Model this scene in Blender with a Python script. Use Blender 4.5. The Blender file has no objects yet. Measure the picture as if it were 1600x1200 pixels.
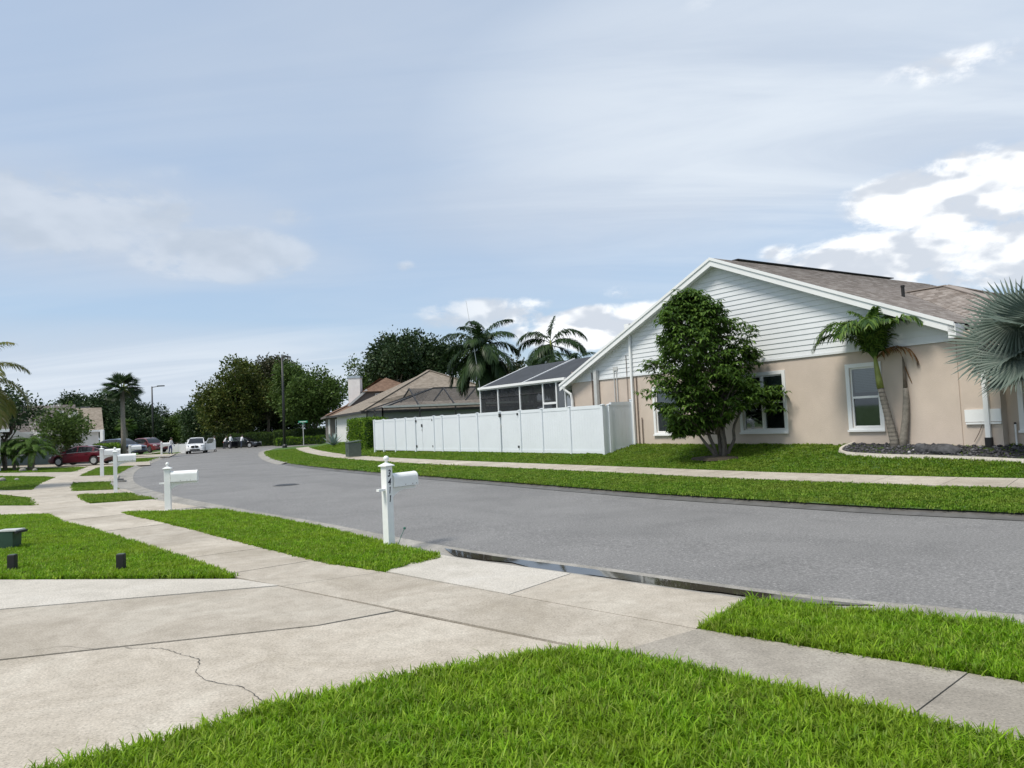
import bpy, bmesh, math, random
import numpy as np
from mathutils import Vector, Matrix
from mathutils.geometry import delaunay_2d_cdt

SC = bpy.context.scene
COL = SC.collection
R = math.radians
PI = math.pi

# ------------------------------------------------------------------ camera
cam = bpy.data.cameras.new('camera')
cam.lens = 26.0; cam.sensor_width = 36.0; cam.clip_end = 3000; cam.clip_start = 0.05
camo = bpy.data.objects.new('camera', cam); COL.objects.link(camo)
_p, _r = R(2.86), R(2.7)
_f = Vector((0, math.cos(_p), math.sin(_p))); _u0 = Vector((0, -math.sin(_p), math.cos(_p))); _r0 = Vector((1, 0, 0))
_u = _u0*math.cos(_r) + _r0*math.sin(_r); _rt = _r0*math.cos(_r) - _u0*math.sin(_r)
_m = Matrix((_rt, _u, -_f)).transposed().to_4x4(); _m.translation = (0, 0, 1.8)
camo.matrix_world = _m
SC.camera = camo

# ------------------------------------------------------------------ world: daylight sky with thin veil and cumulus
SUN_EL, SUN_AZ = R(60), R(-128)        # azimuth clockwise from +Y (view direction)
world = bpy.data.worlds.new('World'); SC.world = world; world.use_nodes = True
nt = world.node_tree; N = nt.nodes; LK = nt.links; N.clear()

def wn(t, **kw):
    n = N.new(t)
    for k, v in kw.items(): setattr(n, k, v)
    return n
def wmath(op, a, b=None, c=None, clamp=False):
    n = wn('ShaderNodeMath', operation=op); n.use_clamp = clamp
    for i, x in enumerate((a, b, c)):
        if x is None: continue
        if isinstance(x, (int, float)): n.inputs[i].default_value = x
        else: LK.new(x, n.inputs[i])
    return n.outputs[0]
def wmix(fac, a, b):
    n = wn('ShaderNodeMix', data_type='RGBA')
    for i, x in ((0, fac), (6, a), (7, b)):
        if isinstance(x, (int, float)): n.inputs[i].default_value = x
        elif isinstance(x, tuple): n.inputs[i].default_value = (*x, 1)
        else: LK.new(x, n.inputs[i])
    return n.outputs[2]
def wstep(x, lo, hi):
    n = wn('ShaderNodeMapRange', interpolation_type='SMOOTHSTEP')
    LK.new(x, n.inputs[0]); n.inputs[1].default_value = lo; n.inputs[2].default_value = hi
    return n.outputs[0]

sky = wn('ShaderNodeTexSky', sky_type='NISHITA'); sky.sun_disc = False
sky.sun_elevation = SUN_EL; sky.sun_rotation = SUN_AZ
sky.air_density = 1.0; sky.dust_density = 1.6; sky.ozone_density = 1.0
tc = wn('ShaderNodeTexCoord'); nrm = wn('ShaderNodeVectorMath', operation='NORMALIZE'); LK.new(tc.outputs['Generated'], nrm.inputs[0])
sep = wn('ShaderNodeSeparateXYZ'); LK.new(nrm.outputs[0], sep.inputs[0])
AZ = wmath('ARCTAN2', sep.outputs[0], sep.outputs[1]); EL = wmath('ARCSINE', sep.outputs[2])
def wnoise(vec, scale, detail, rough, dist=0.0):
    n = wn('ShaderNodeTexNoise'); LK.new(vec, n.inputs['Vector'])
    n.inputs['Scale'].default_value = scale; n.inputs['Detail'].default_value = detail
    n.inputs['Roughness'].default_value = rough; n.inputs['Distortion'].default_value = dist
    return n.outputs['Fac']
# stretched direction for flat based cumulus
mp = wn('ShaderNodeMapping'); LK.new(nrm.outputs[0], mp.inputs[0]); mp.inputs['Scale'].default_value = (1, 1, 1.9)
mp2 = wn('ShaderNodeMapping'); LK.new(nrm.outputs[0], mp2.inputs[0]); mp2.inputs['Scale'].default_value = (1, 1, 1.9); mp2.inputs['Location'].default_value = (0.004, 0, 0.034)
puff = wnoise(mp.outputs[0], 12.0, 12, 0.64, 0.25)
puff_up = wnoise(mp2.outputs[0], 12.0, 12, 0.64, 0.25)
# projected plane for the high veil
zz = wmath('ADD', wmath('MAXIMUM', sep.outputs[2], 0.0), 0.16)
comb = wn('ShaderNodeCombineXYZ')
LK.new(wmath('DIVIDE', sep.outputs[0], zz), comb.inputs[0]); LK.new(wmath('DIVIDE', sep.outputs[1], zz), comb.inputs[1])
veil_n = wnoise(comb.outputs[0], 0.55, 5, 0.5, 0.6)
field_c, field_s = None, None
def blob(az, el, ra, re, w, soft=False):
    global field_c, field_s
    a = wmath('DIVIDE', wmath('SUBTRACT', AZ, az), ra); e = wmath('DIVIDE', wmath('SUBTRACT', EL, el), re)
    q = wmath('ADD', wmath('MULTIPLY', a, a), wmath('MULTIPLY', e, e))
    f = wmath('MULTIPLY', wmath('MAXIMUM', wmath('SUBTRACT', 1.0, q), 0.0), w)
    if soft: field_s = f if field_s is None else wmath('ADD', field_s, f)
    else: field_c = f if field_c is None else wmath('MAXIMUM', field_c, f)
for b in [(.60, .235, .19, .055, 1.15), (.50, .240, .08, .045, 1.1), (.46, .172, .15, .042, 1.35), (.66, .160, .22, .045, 1.3), (.36, .196, .04, .014, .55), (.56, .372, .10, .022, .5),
          (.72, .44, .10, .03, .6), (-.03, .146, .13, .026, .85), (.10, .120, .12, .036, 1.15), (.19, .118, .09, .038, 1.1), (.16, .165, .045, .012, .35),
          (-.37, .226, .13, .042, 1.2), (-.56, .262, .22, .055, .95), (-.40, .318, .10, .016, .22), (-.14, .213, .025, .012, .5),
          (-.27, .275, .06, .018, .4), (.30, .50, .07, .02, .2), (.12, .5, .03, .02, .22),
          (1.0, .2, .2, .06, .9), (1.5, .25, .25, .07, .9), (2.1, .2, .3, .06, .8), (2.8, .25, .25, .06, .8), (-2.6, .22, .3, .06, .8), (-1.9, .25, .3, .05, .7), (-1.2, .2, .2, .05, .6)]:
    blob(*b)
for b in [(-.50, .075, .42, .075, .8), (-.55, .25, .32, .09, .55), (.45, .31, .45, .06, .35), (.30, .40, .35, .16, .30), (.15, .28, .4, .07, .25), (.0, .03, 2.0, .05, .25), (-.35, .215, .2, .04, .3)]:
    blob(*b, soft=True)
cm = wmath('ADD', field_c, wmath('MULTIPLY', wmath('SUBTRACT', puff, 0.5), 2.9))
has = wstep(field_c, 0.0, 0.25)
cum = wmath('MULTIPLY', wstep(cm, 0.06, 0.72), has)
cum = wmath('MULTIPLY', cum, wstep(field_c, 0.0, 0.5))
lo_a = wnoise(mp.outputs[0], 10.0, 3, 0.5, 0.2); lo_b = wnoise(mp2.outputs[0], 10.0, 3, 0.5, 0.2)
lit = wmath('ADD', wmath('MULTIPLY', wstep(wmath('SUBTRACT', lo_a, lo_b), -0.16, 0.14), .7), wmath('MULTIPLY', wstep(wmath('SUBTRACT', puff, puff_up), -.2, .2), .3))
veil = wmath('ADD', wmath('MULTIPLY', wstep(veil_n, 0.30, 0.72), 0.55), wmath('MULTIPLY', wstep(EL, 0.10, 0.42), 0.34))
veil = wmath('MULTIPLY', veil, wstep(EL, 0.05, 0.30))
soft_m = wmath('MULTIPLY', field_s, wmath('ADD', 0.45, wmath('MULTIPLY', puff, 1.0)))
veil = wmath('MINIMUM', wmath('ADD', veil, soft_m), 0.82)
CW = 1.0
base = wmix(0.60, sky.outputs[0], (2.35, 3.15, 4.25))
c1 = wmix(veil, base, (3.05, 3.5, 4.2))
# brighter, streaked high cloud
mp3 = wn('ShaderNodeMapping'); LK.new(comb.outputs[0], mp3.inputs[0]); mp3.inputs['Rotation'].default_value = (0, 0, R(28)); mp3.inputs['Scale'].default_value = (.35, 1.7, 1)
streak = wstep(wnoise(mp3.outputs[0], 1.3, 7, .58, .8), .36, .70)
field_s = None
for b in [(.42, .36, .55, .24, 1.0), (.50, .295, .34, .035, .8), (-.42, .07, .5, .075, .9), (.1, .03, 2.5, .05, .6), (-2.2, .5, 1.2, .4, .6), (2.2, .5, 1.2, .4, .6)]: blob(*b, soft=True)
c1 = wmix(wmath('MULTIPLY', wmath('MINIMUM', field_s, 1.0), wmath('ADD', .25, wmath('MULTIPLY', streak, .65))), c1, (4.45, 4.85, 5.3))
wis = wmath('MULTIPLY', streak, .16)
c1 = wmix(wis, c1, (4.0, 4.4, 4.9))
ccol = wmix(wstep(lit, .25, .7), (3.75, 4.05, 4.5), (6.0, 6.1, 6.2))
west = wstep(AZ, -0.25, 0.1)                     # thinner, greyer cumulus away from the sun
ccol = wmix(west, wmix(lit, (2.95, 3.3, 3.75), (4.1, 4.4, 4.8)), ccol)
cum = wmath('MULTIPLY', cum, wmath('ADD', 0.50, wmath('MULTIPLY', west, 0.47)))
c2 = wmix(cum, c1, ccol)
bg = wn('ShaderNodeBackground'); bg.inputs['Strength'].default_value = 0.10
LK.new(c2, bg.inputs['Color'])
wo = wn('ShaderNodeOutputWorld'); LK.new(bg.outputs[0], wo.inputs[0])

sun = bpy.data.lights.new('sun', 'SUN'); sun.energy = 2.1; sun.angle = R(17); sun.color = (1, .94, .84)
suno = bpy.data.objects.new('sun', sun); COL.objects.link(suno)
_sd = Vector((math.sin(SUN_AZ)*math.cos(SUN_EL), math.cos(SUN_AZ)*math.cos(SUN_EL), math.sin(SUN_EL)))
suno.rotation_euler = (-_sd).to_track_quat('-Z', 'Y').to_euler()
suno.location = (0, 0, 60)

SC.view_settings.view_transform = 'Standard'; SC.view_settings.look = 'None'
SC.view_settings.exposure = 0.86; SC.view_settings.gamma = 1.0
SC.render.engine = 'CYCLES'
SC.cycles.max_bounces = 6; SC.cycles.transparent_max_bounces = 16
SC.cycles.use_denoising = True

rng = np.random.default_rng(7)
random.seed(7)

# ------------------------------------------------------------------ materials
def newmat(name):
    m = bpy.data.materials.new(name); m.use_nodes = True
    return m, m.node_tree, m.node_tree.nodes['Principled BSDF']
def nd(t, typ, **kw):
    n = t.nodes.new(typ)
    for k, v in kw.items(): setattr(n, k, v)
    return n
def mixc(t, fac, a, b):
    n = nd(t, 'ShaderNodeMix', data_type='RGBA')
    for i, x in ((0, fac), (6, a), (7, b)):
        if isinstance(x, (int, float)): n.inputs[i].default_value = x
        elif isinstance(x, tuple): n.inputs[i].default_value = (*x, 1)
        else: t.links.new(x, n.inputs[i])
    return n.outputs[2]
def ramp(t, fac, stops):
    n = nd(t, 'ShaderNodeValToRGB'); t.links.new(fac, n.inputs[0])
    el = n.color_ramp.elements
    while len(el) < len(stops): el.new(0.5)
    for e, (p, c) in zip(el, stops):
        e.position = p; e.color = (*c, 1) if isinstance(c, tuple) else (c, c, c, 1)
    return n.outputs[0]
def noise(t, vec, scale, detail=4, rough=.55, dist=0):
    n = nd(t, 'ShaderNodeTexNoise'); t.links.new(vec, n.inputs['Vector'])
    n.inputs['Scale'].default_value = scale; n.inputs['Detail'].default_value = detail
    n.inputs['Roughness'].default_value = rough; n.inputs['Distortion'].default_value = dist
    return n.outputs['Fac']
def wpos(t):
    return nd(t, 'ShaderNodeNewGeometry').outputs['Position']
def bump(t, h, strength, dist=.01):
    n = nd(t, 'ShaderNodeBump'); n.inputs['Strength'].default_value = strength; n.inputs['Distance'].default_value = dist
    t.links.new(h, n.inputs['Height']); return n.outputs[0]
def simple(name, col, rough=.5, var=.12, vscale=3., bscale=0, bstr=.2, metal=0., spec=.5, coat=0.):
    m, t, b = newmat(name)
    P = wpos(t)
    f = noise(t, P, vscale, 5, .6)
    lo = tuple(c*(1-var) for c in col); hi = tuple(min(1, c*(1+var)) for c in col)
    t.links.new(ramp(t, f, [(.3, lo), (.7, hi)]), b.inputs['Base Color'])
    b.inputs['Roughness'].default_value = rough; b.inputs['Metallic'].default_value = metal
    b.inputs['Specular IOR Level'].default_value = spec; b.inputs['Coat Weight'].default_value = coat
    if bscale: t.links.new(bump(t, noise(t, P, bscale, 4, .6), bstr), b.inputs['Normal'])
    return m
M = {}
# concrete, weathered
def concrete(name, c0, c1, c2, stain=.5):
    m, t, b = newmat(name); P = wpos(t)
    big = noise(t, P, .8, 7, .68, .8); mid = noise(t, P, 4.2, 7, .7, .3); fine = noise(t, P, 55, 3, .7)
    c = ramp(t, big, [(.32, c0), (.5, c1), (.68, c2)])
    c = mixc(t, ramp(t, mid, [(.42, 0.), (.68, stain)]), c, tuple(x*.80 for x in c0))
    sp = ramp(t, fine, [(.34, 0.66), (.47, .98), (.56, 1.02), (.68, 1.28)])
    n = nd(t, 'ShaderNodeMix', data_type='RGBA', blend_type='MULTIPLY'); n.inputs[0].default_value = 1
    t.links.new(c, n.inputs[6]); t.links.new(sp, n.inputs[7])
    # per slab tone
    oi = nd(t, 'ShaderNodeObjectInfo'); tone = ramp(t, oi.outputs['Random'], [(0., .90), (1., 1.06)])
    n2 = nd(t, 'ShaderNodeMix', data_type='RGBA', blend_type='MULTIPLY'); n2.inputs[0].default_value = 1
    t.links.new(n.outputs[2], n2.inputs[6]); t.links.new(tone, n2.inputs[7])
    t.links.new(n2.outputs[2], b.inputs['Base Color'])
    b.inputs['Roughness'].default_value = .85
    t.links.new(bump(t, fine, .25, .006), b.inputs['Normal'])
    return m
M['concrete'] = concrete('concrete', (.335, .295, .235), (.435, .39, .325), (.505, .465, .395))
M['concrete_new'] = concrete('concrete_new', (.44, .41, .355), (.525, .49, .43), (.58, .55, .495), .25)
M['concrete_worn'] = concrete('concrete_worn', (.26, .235, .195), (.34, .31, .262), (.41, .38, .325), .6)
M['curb'] = concrete('curb', (.22, .21, .19), (.31, .295, .265), (.38, .365, .335), .7)
def asphalt():
    m, t, b = newmat('asphalt'); P = wpos(t)
    fine = noise(t, P, 32, 4, .85); big = noise(t, P, .28, 6, .65, 1.2); mid = noise(t, P, 1.1, 6, .7, .5)
    c = ramp(t, fine, [(.31, (.075, .073, .071)), (.45, (.152, .149, .145)), (.56, (.20, .196, .19)), (.69, (.41, .40, .39))])
    k = ramp(t, big, [(.28, .80), (.5, 1.0), (.72, 1.12)])
    n = nd(t, 'ShaderNodeMix', data_type='RGBA', blend_type='MULTIPLY'); n.inputs[0].default_value = 1
    t.links.new(c, n.inputs[6]); t.links.new(k, n.inputs[7])
    k2 = ramp(t, mid, [(.27, .72), (.36, .95), (.65, 1.06)])
    n2 = nd(t, 'ShaderNodeMix', data_type='RGBA', blend_type='MULTIPLY'); n2.inputs[0].default_value = 1
    t.links.new(n.outputs[2], n2.inputs[6]); t.links.new(k2, n2.inputs[7])
    t.links.new(n2.outputs[2], b.inputs['Base Color'])
    b.inputs['Roughness'].default_value = .72
    t.links.new(bump(t, fine, .5, .008), b.inputs['Normal'])
    return m
M['asphalt'] = asphalt()
M['wet_asphalt'] = simple('wet_asphalt', (.115, .11, .104), .5, .25, 4, 40, .3)
M['soil'] = simple('soil', (.055, .045, .03), .95, .4, 6, 25, .5)
M['joint'] = simple('joint', (.075, .07, .062), .9, .3, 8)
def lawn_mat():
    m, t, b = newmat('lawn'); P = wpos(t)
    a = noise(t, P, .5, 5, .6); f = noise(t, P, 16, 4, .7)
    c = ramp(t, a, [(.3, (.045, .10, .016)), (.55, (.07, .14, .02)), (.75, (.11, .16, .03))])
    k = ramp(t, f, [(.3, .55), (.7, 1.2)])
    n = nd(t, 'ShaderNodeMix', data_type='RGBA', blend_type='MULTIPLY'); n.inputs[0].default_value = 1
    t.links.new(c, n.inputs[6]); t.links.new(k, n.inputs[7]); t.links.new(n.outputs[2], b.inputs['Base Color'])
    b.inputs['Roughness'].default_value = .9
    t.links.new(bump(t, f, .8, .03), b.inputs['Normal'])
    return m
M['lawn'] = lawn_mat()
def leafmat(name, cols, trans=.35, rough=.45, patch=0.0, pcol=(.2, .2, .04), inst=False, pscale=.7):
    m, t, b = newmat(name)
    g = nd(t, 'ShaderNodeNewGeometry')
    rnd = nd(t, 'ShaderNodeObjectInfo').outputs['Random'] if inst else g.outputs['Random Per Island']
    k = len(cols)
    c = ramp(t, rnd, [((i+.5)/k, x) for i, x in enumerate(cols)])
    if inst:
        isl = ramp(t, g.outputs['Random Per Island'], [(0, .7), (1, 1.25)])
        n = nd(t, 'ShaderNodeMix', data_type='RGBA', blend_type='MULTIPLY'); n.inputs[0].default_value = 1
        t.links.new(c, n.inputs[6]); t.links.new(isl, n.inputs[7]); c = n.outputs[2]
    if patch:
        f = noise(t, g.outputs['Position'], pscale, 4, .6)
        c = mixc(t, ramp(t, f, [(.45, 0.), (.72, patch)]), c, pcol)
        f2 = noise(t, g.outputs['Position'], 5.5, 3, .6); n3 = nd(t, 'ShaderNodeMix', data_type='RGBA', blend_type='MULTIPLY'); n3.inputs[0].default_value = 1 if inst else 0
        t.links.new(c, n3.inputs[6]); t.links.new(ramp(t, f2, [(.34, .78), (.62, 1.2)]), n3.inputs[7]); c = n3.outputs[2]
    t.links.new(c, b.inputs['Base Color']); b.inputs['Roughness'].default_value = rough
    b.inputs['Specular IOR Level'].default_value = .22
    tr = nd(t, 'ShaderNodeBsdfTranslucent'); t.links.new(c, tr.inputs['Color'])
    mx = nd(t, 'ShaderNodeMixShader'); mx.inputs[0].default_value = trans
    t.links.new(b.outputs[0], mx.inputs[1]); t.links.new(tr.outputs[0], mx.inputs[2])
    t.links.new(mx.outputs[0], t.nodes['Material Output'].inputs[0])
    return m
M['blade'] = leafmat('blade', [(.12, .26, .008), (.175, .345, .012), (.25, .43, .02), (.18, .33, .014), (.32, .45, .05), (.19, .34, .014), (.17, .31, .014), (.14, .29, .01), (.26, .34, .06)], .45, .45, .6, (.26, .35, .025), True)
M['blade_far'] = leafmat('blade_far', [(.085, .18, .012), (.12, .235, .016), (.16, .275, .022), (.19, .28, .035)], .40, .5, .5, (.24, .27, .045), True, .45)
M['leaf_shade'] = leafmat('leaf_shade', [(.04, .085, .016), (.06, .12, .02), (.085, .165, .026), (.125, .21, .035)], .4, .55)
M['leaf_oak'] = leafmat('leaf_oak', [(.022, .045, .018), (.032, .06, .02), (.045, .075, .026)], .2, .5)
M['leaf_olive'] = leafmat('leaf_olive', [(.04, .07, .014), (.06, .095, .018), (.09, .125, .024), (.115, .13, .026)], .35, .5, .35, (.12, .085, .025))
M['leaf_mid'] = leafmat('leaf_mid', [(.05, .09, .02), (.07, .12, .026), (.10, .16, .035)], .36, .55)
M['leaf_brown'] = leafmat('leaf_brown', [(.055, .06, .03), (.075, .065, .035), (.05, .07, .025)], .25, .55)
M['leaf_hedge'] = leafmat('leaf_hedge', [(.05, .11, .015), (.09, .18, .02), (.14, .26, .025), (.22, .34, .03)], .3, .4)
M['leaf_palm'] = leafmat('leaf_palm', [(.035, .08, .018), (.06, .125, .022), (.10, .18, .03), (.14, .22, .04)], .32, .4)
M['leaf_queen'] = leafmat('leaf_queen', [(.018, .04, .014), (.028, .056, .018), (.042, .075, .024)], .25, .4)
M['leaf_yellow'] = leafmat('leaf_yellow', [(.12, .15, .03), (.16, .18, .04), (.20, .19, .06)], .3, .4)
M['leaf_dead'] = leafmat('leaf_dead', [(.17, .085, .03), (.22, .12, .05), (.13, .07, .03)], .25, .6)
M['leaf_silver'] = leafmat('leaf_silver', [(.105, .145, .12), (.135, .175, .148), (.17, .21, .178)], .18, .5)
M['leaf_agave'] = leafmat('leaf_agave', [(.19, .26, .25), (.26, .33, .31)], .1, .5)
M['flower_white'] = simple('flower_white', (.75, .75, .72), .6, .1, 9)
M['flower_red'] = simple('flower_red', (.5, .03, .03), .6, .2, 9)
M['bark'] = simple('bark', (.14, .115, .09), .9, .35, 9, 22, .8)
M['bark_grey'] = simple('bark_grey', (.12, .105, .09), .9, .3, 7, 18, .7)
M['bark_palm'] = simple('bark_palm', (.22, .20, .17), .9, .3, 12, 30, .6)
M['crownshaft'] = simple('crownshaft', (.22, .26, .06), .5, .3, 4)
M['stucco'] = simple('stucco', (.56, .475, .405), .92, .10, .7, 55, .6)
M['siding'] = simple('siding', (.69, .715, .735), .55, .04, 1.5, 30, .08)
M['trim'] = simple('trim', (.80, .81, .81), .45, .03, 2)
M['vinyl'] = simple('vinyl', (.70, .74, .78), .38, .03, 1.2)
M['white_paint'] = simple('white_paint', (.80, .81, .80), .4, .05, 6)
M['pipe_grey'] = simple('pipe_grey', (.5, .51, .5), .5, .1, 5)
M['pipe_rust'] = simple('pipe_rust', (.13, .09, .07), .7, .3, 8)
M['black_plastic'] = simple('black_plastic', (.009, .009, .0095), .6, .2, 8)
M['black_metal'] = simple('black_metal', (.02, .021, .022), .45, .2, 4)
M['bronze'] = simple('bronze', (.035, .033, .033), .5, .2, 4)
M['pedestal_green'] = simple('pedestal_green', (.025, .06, .042), .5, .15, 5)
M['green_box'] = simple('green_box', (.065, .085, .07), .55, .15, 5)
M['green_sign'] = simple('green_sign', (.02, .30, .16), .4, .1, 5)
M['marker_green'] = simple('marker_green', (.04, .16, .12), .5, .1, 5)
M['digits'] = simple('digits', (.012, .013, .03), .4, .1, 5)
M['rock'] = simple('rock', (.055, .056, .062), .8, .6, 9, 20, .8)
M['lava'] = simple('lava', (.03, .03, .034), .75, .7, 14, 40, .8)
M['chimney'] = simple('chimney', (.72, .69, .68), .8, .06, 2, 20, .2)
M['grey_wall'] = simple('grey_wall', (.145, .13, .12), .85, .08, 2, 20, .2)
M['white_wall'] = simple('white_wall', (.68, .68, .68), .85, .05, 2, 20, .2)
M['teal_wall'] = simple('teal_wall', (.20, .25, .25), .85, .08, 2, 20, .2)
M['tan_wall'] = simple('tan_wall', (.45, .38, .31), .85, .08, 2, 20, .2)
M['skin'] = simple('skin', (.45, .27, .19), .6, .08, 9)
M['hair'] = simple('hair', (.03, .022, .018), .6, .2, 9)
def shingle(name, a, b_, c_):
    m, t, b = newmat(name)
    uv = nd(t, 'ShaderNodeUVMap').outputs[0]
    br = nd(t, 'ShaderNodeTexBrick'); t.links.new(uv, br.inputs['Vector'])
    br.offset = .37; br.offset_frequency = 2; br.squash = 1
    br.inputs['Color1'].default_value = (0, 0, 0, 1); br.inputs['Color2'].default_value = (1, 1, 1, 1); br.inputs['Mortar'].default_value = (.3, .3, .3, 1)
    br.inputs['Scale'].default_value = 1; br.inputs['Mortar Size'].default_value = .004
    br.inputs['Brick Width'].default_value = .24; br.inputs['Row Height'].default_value = .15; br.inputs['Bias'].default_value = 0
    nz = noise(t, wpos(t), 1.0, 5, .65); fine = noise(t, wpos(t), 60, 2, .6)
    c = ramp(t, br.outputs['Color'], [(0, a), (.5, b_), (1, c_)])
    n = nd(t, 'ShaderNodeMix', data_type='RGBA', blend_type='MULTIPLY'); n.inputs[0].default_value = 1
    t.links.new(c, n.inputs[6]); t.links.new(ramp(t, nz, [(.3, .88), (.7, 1.1)]), n.inputs[7])
    n2 = nd(t, 'ShaderNodeMix', data_type='RGBA', blend_type='MULTIPLY'); n2.inputs[0].default_value = 1
    t.links.new(n.outputs[2], n2.inputs[6]); t.links.new(ramp(t, fine, [(.3, .8), (.7, 1.15)]), n2.inputs[7])
    t.links.new(n2.outputs[2], b.inputs['Base Color']); b.inputs['Roughness'].default_value = .93
    t.links.new(bump(t, fine, .4, .01), b.inputs['Normal'])
    return m
M['shingle'] = shingle('shingle', (.225, .19, .165), (.30, .262, .235), (.41, .37, .34))
M['shingle_tan'] = shingle('shingle_tan', (.205, .172, .135), (.25, .212, .17), (.30, .258, .212))
M['shingle_red'] = shingle('shingle_red', (.135, .08, .052), (.175, .108, .072), (.215, .138, .096))
M['shingle_grey'] = shingle('shingle_grey', (.10, .085, .078), (.13, .115, .105), (.16, .145, .135))
M['shingle_dark'] = shingle('shingle_dark', (.028, .03, .034), (.035, .037, .042), (.045, .047, .052))
M['tile_red'] = shingle('tile_red', (.33, .13, .07), (.40, .18, .10), (.45, .23, .14))
def glass(name, tint, refl=.5):
    m, t, b = newmat(name)
    t.nodes.remove(b)
    tr = nd(t, 'ShaderNodeBsdfTransparent'); tr.inputs[0].default_value = (*tint, 1)
    gl = nd(t, 'ShaderNodeBsdfGlossy'); gl.inputs['Roughness'].default_value = .03; gl.inputs['Color'].default_value = (.9, .95, 1, 1)
    fr = nd(t, 'ShaderNodeFresnel'); fr.inputs[0].default_value = 1.65
    mm = nd(t, 'ShaderNodeMath', operation='MULTIPLY_ADD'); t.links.new(fr.outputs[0], mm.inputs[0]); mm.inputs[1].default_value = .9; mm.inputs[2].default_value = refl*.16
    mx = nd(t, 'ShaderNodeMixShader'); t.links.new(mm.outputs[0], mx.inputs[0])
    t.links.new(tr.outputs[0], mx.inputs[1]); t.links.new(gl.outputs[0], mx.inputs[2])
    t.links.new(mx.outputs[0], t.nodes['Material Output'].inputs[0])
    return m
M['glass'] = glass('glass', (.45, .52, .52))
M['car_glass'] = simple('car_glass', (.012, .014, .016), .06, .1, 2, spec=.8)
def screen(name, op, col):
    m, t, b = newmat(name)
    b.inputs['Base Color'].default_value = (*col, 1); b.inputs['Roughness'].default_value = .8
    f = noise(t, wpos(t), 1.3, 3, .5)
    t.links.new(ramp(t, f, [(.3, tuple(c*.85 for c in col)), (.7, tuple(c*1.15 for c in col))]), b.inputs['Base Color'])
    tr = nd(t, 'ShaderNodeBsdfTransparent'); mx = nd(t, 'ShaderNodeMixShader'); mx.inputs[0].default_value = op
    t.links.new(tr.outputs[0], mx.inputs[1]); t.links.new(b.outputs[0], mx.inputs[2])
    t.links.new(mx.outputs[0], t.nodes['Material Output'].inputs[0])
    return m
M['screen'] = screen('screen', .62, (.028, .031, .036))
M['screen_roof'] = screen('screen_roof', .96, (.035, .04, .048))
M['screen_bronze'] = screen('screen_bronze', .42, (.03, .034, .042))
M['blind'] = simple('blind', (.40, .43, .42), .7, .06, 3)
M['curtain'] = simple('curtain', (.05, .06, .06), .8, .4, 3)
M['room'] = simple('room', (.02, .02, .02), .9, .2, 2)
M['water'] = simple('water', (.045, .039, .031), .035, .3, 2, 3, .02, spec=.6)
def carpaint(name, c): return simple(name, c, .28, .03, 2, coat=.8)
M['car_red'] = carpaint('car_burgundy', (.085, .006, .014)); M['car_blue'] = carpaint('car_blue', (.035, .055, .095))
M['car_brick'] = carpaint('car_brick', (.13, .012, .012)); M['car_white'] = carpaint('car_white', (.80, .81, .82)); M['car_black'] = carpaint('car_black', (.012, .013, .017))
M['tyre'] = simple('tyre', (.02, .02, .02), .85, .2, 9); M['rim'] = simple('rim', (.55, .56, .57), .35, .1, 9, metal=.4)
M['rim_dark'] = simple('rim_dark', (.12, .12, .12), .4, .1, 9, metal=.4)
M['lamp_clear'] = simple('lamp_clear', (.62, .64, .66), .15, .1, 9); M['lamp_red'] = simple('lamp_red', (.35, .02, .02), .2, .1, 9)
M['steel_cap'] = simple('steel_cap', (.45, .5, .55), .35, .1, 5, metal=.5)

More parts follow.
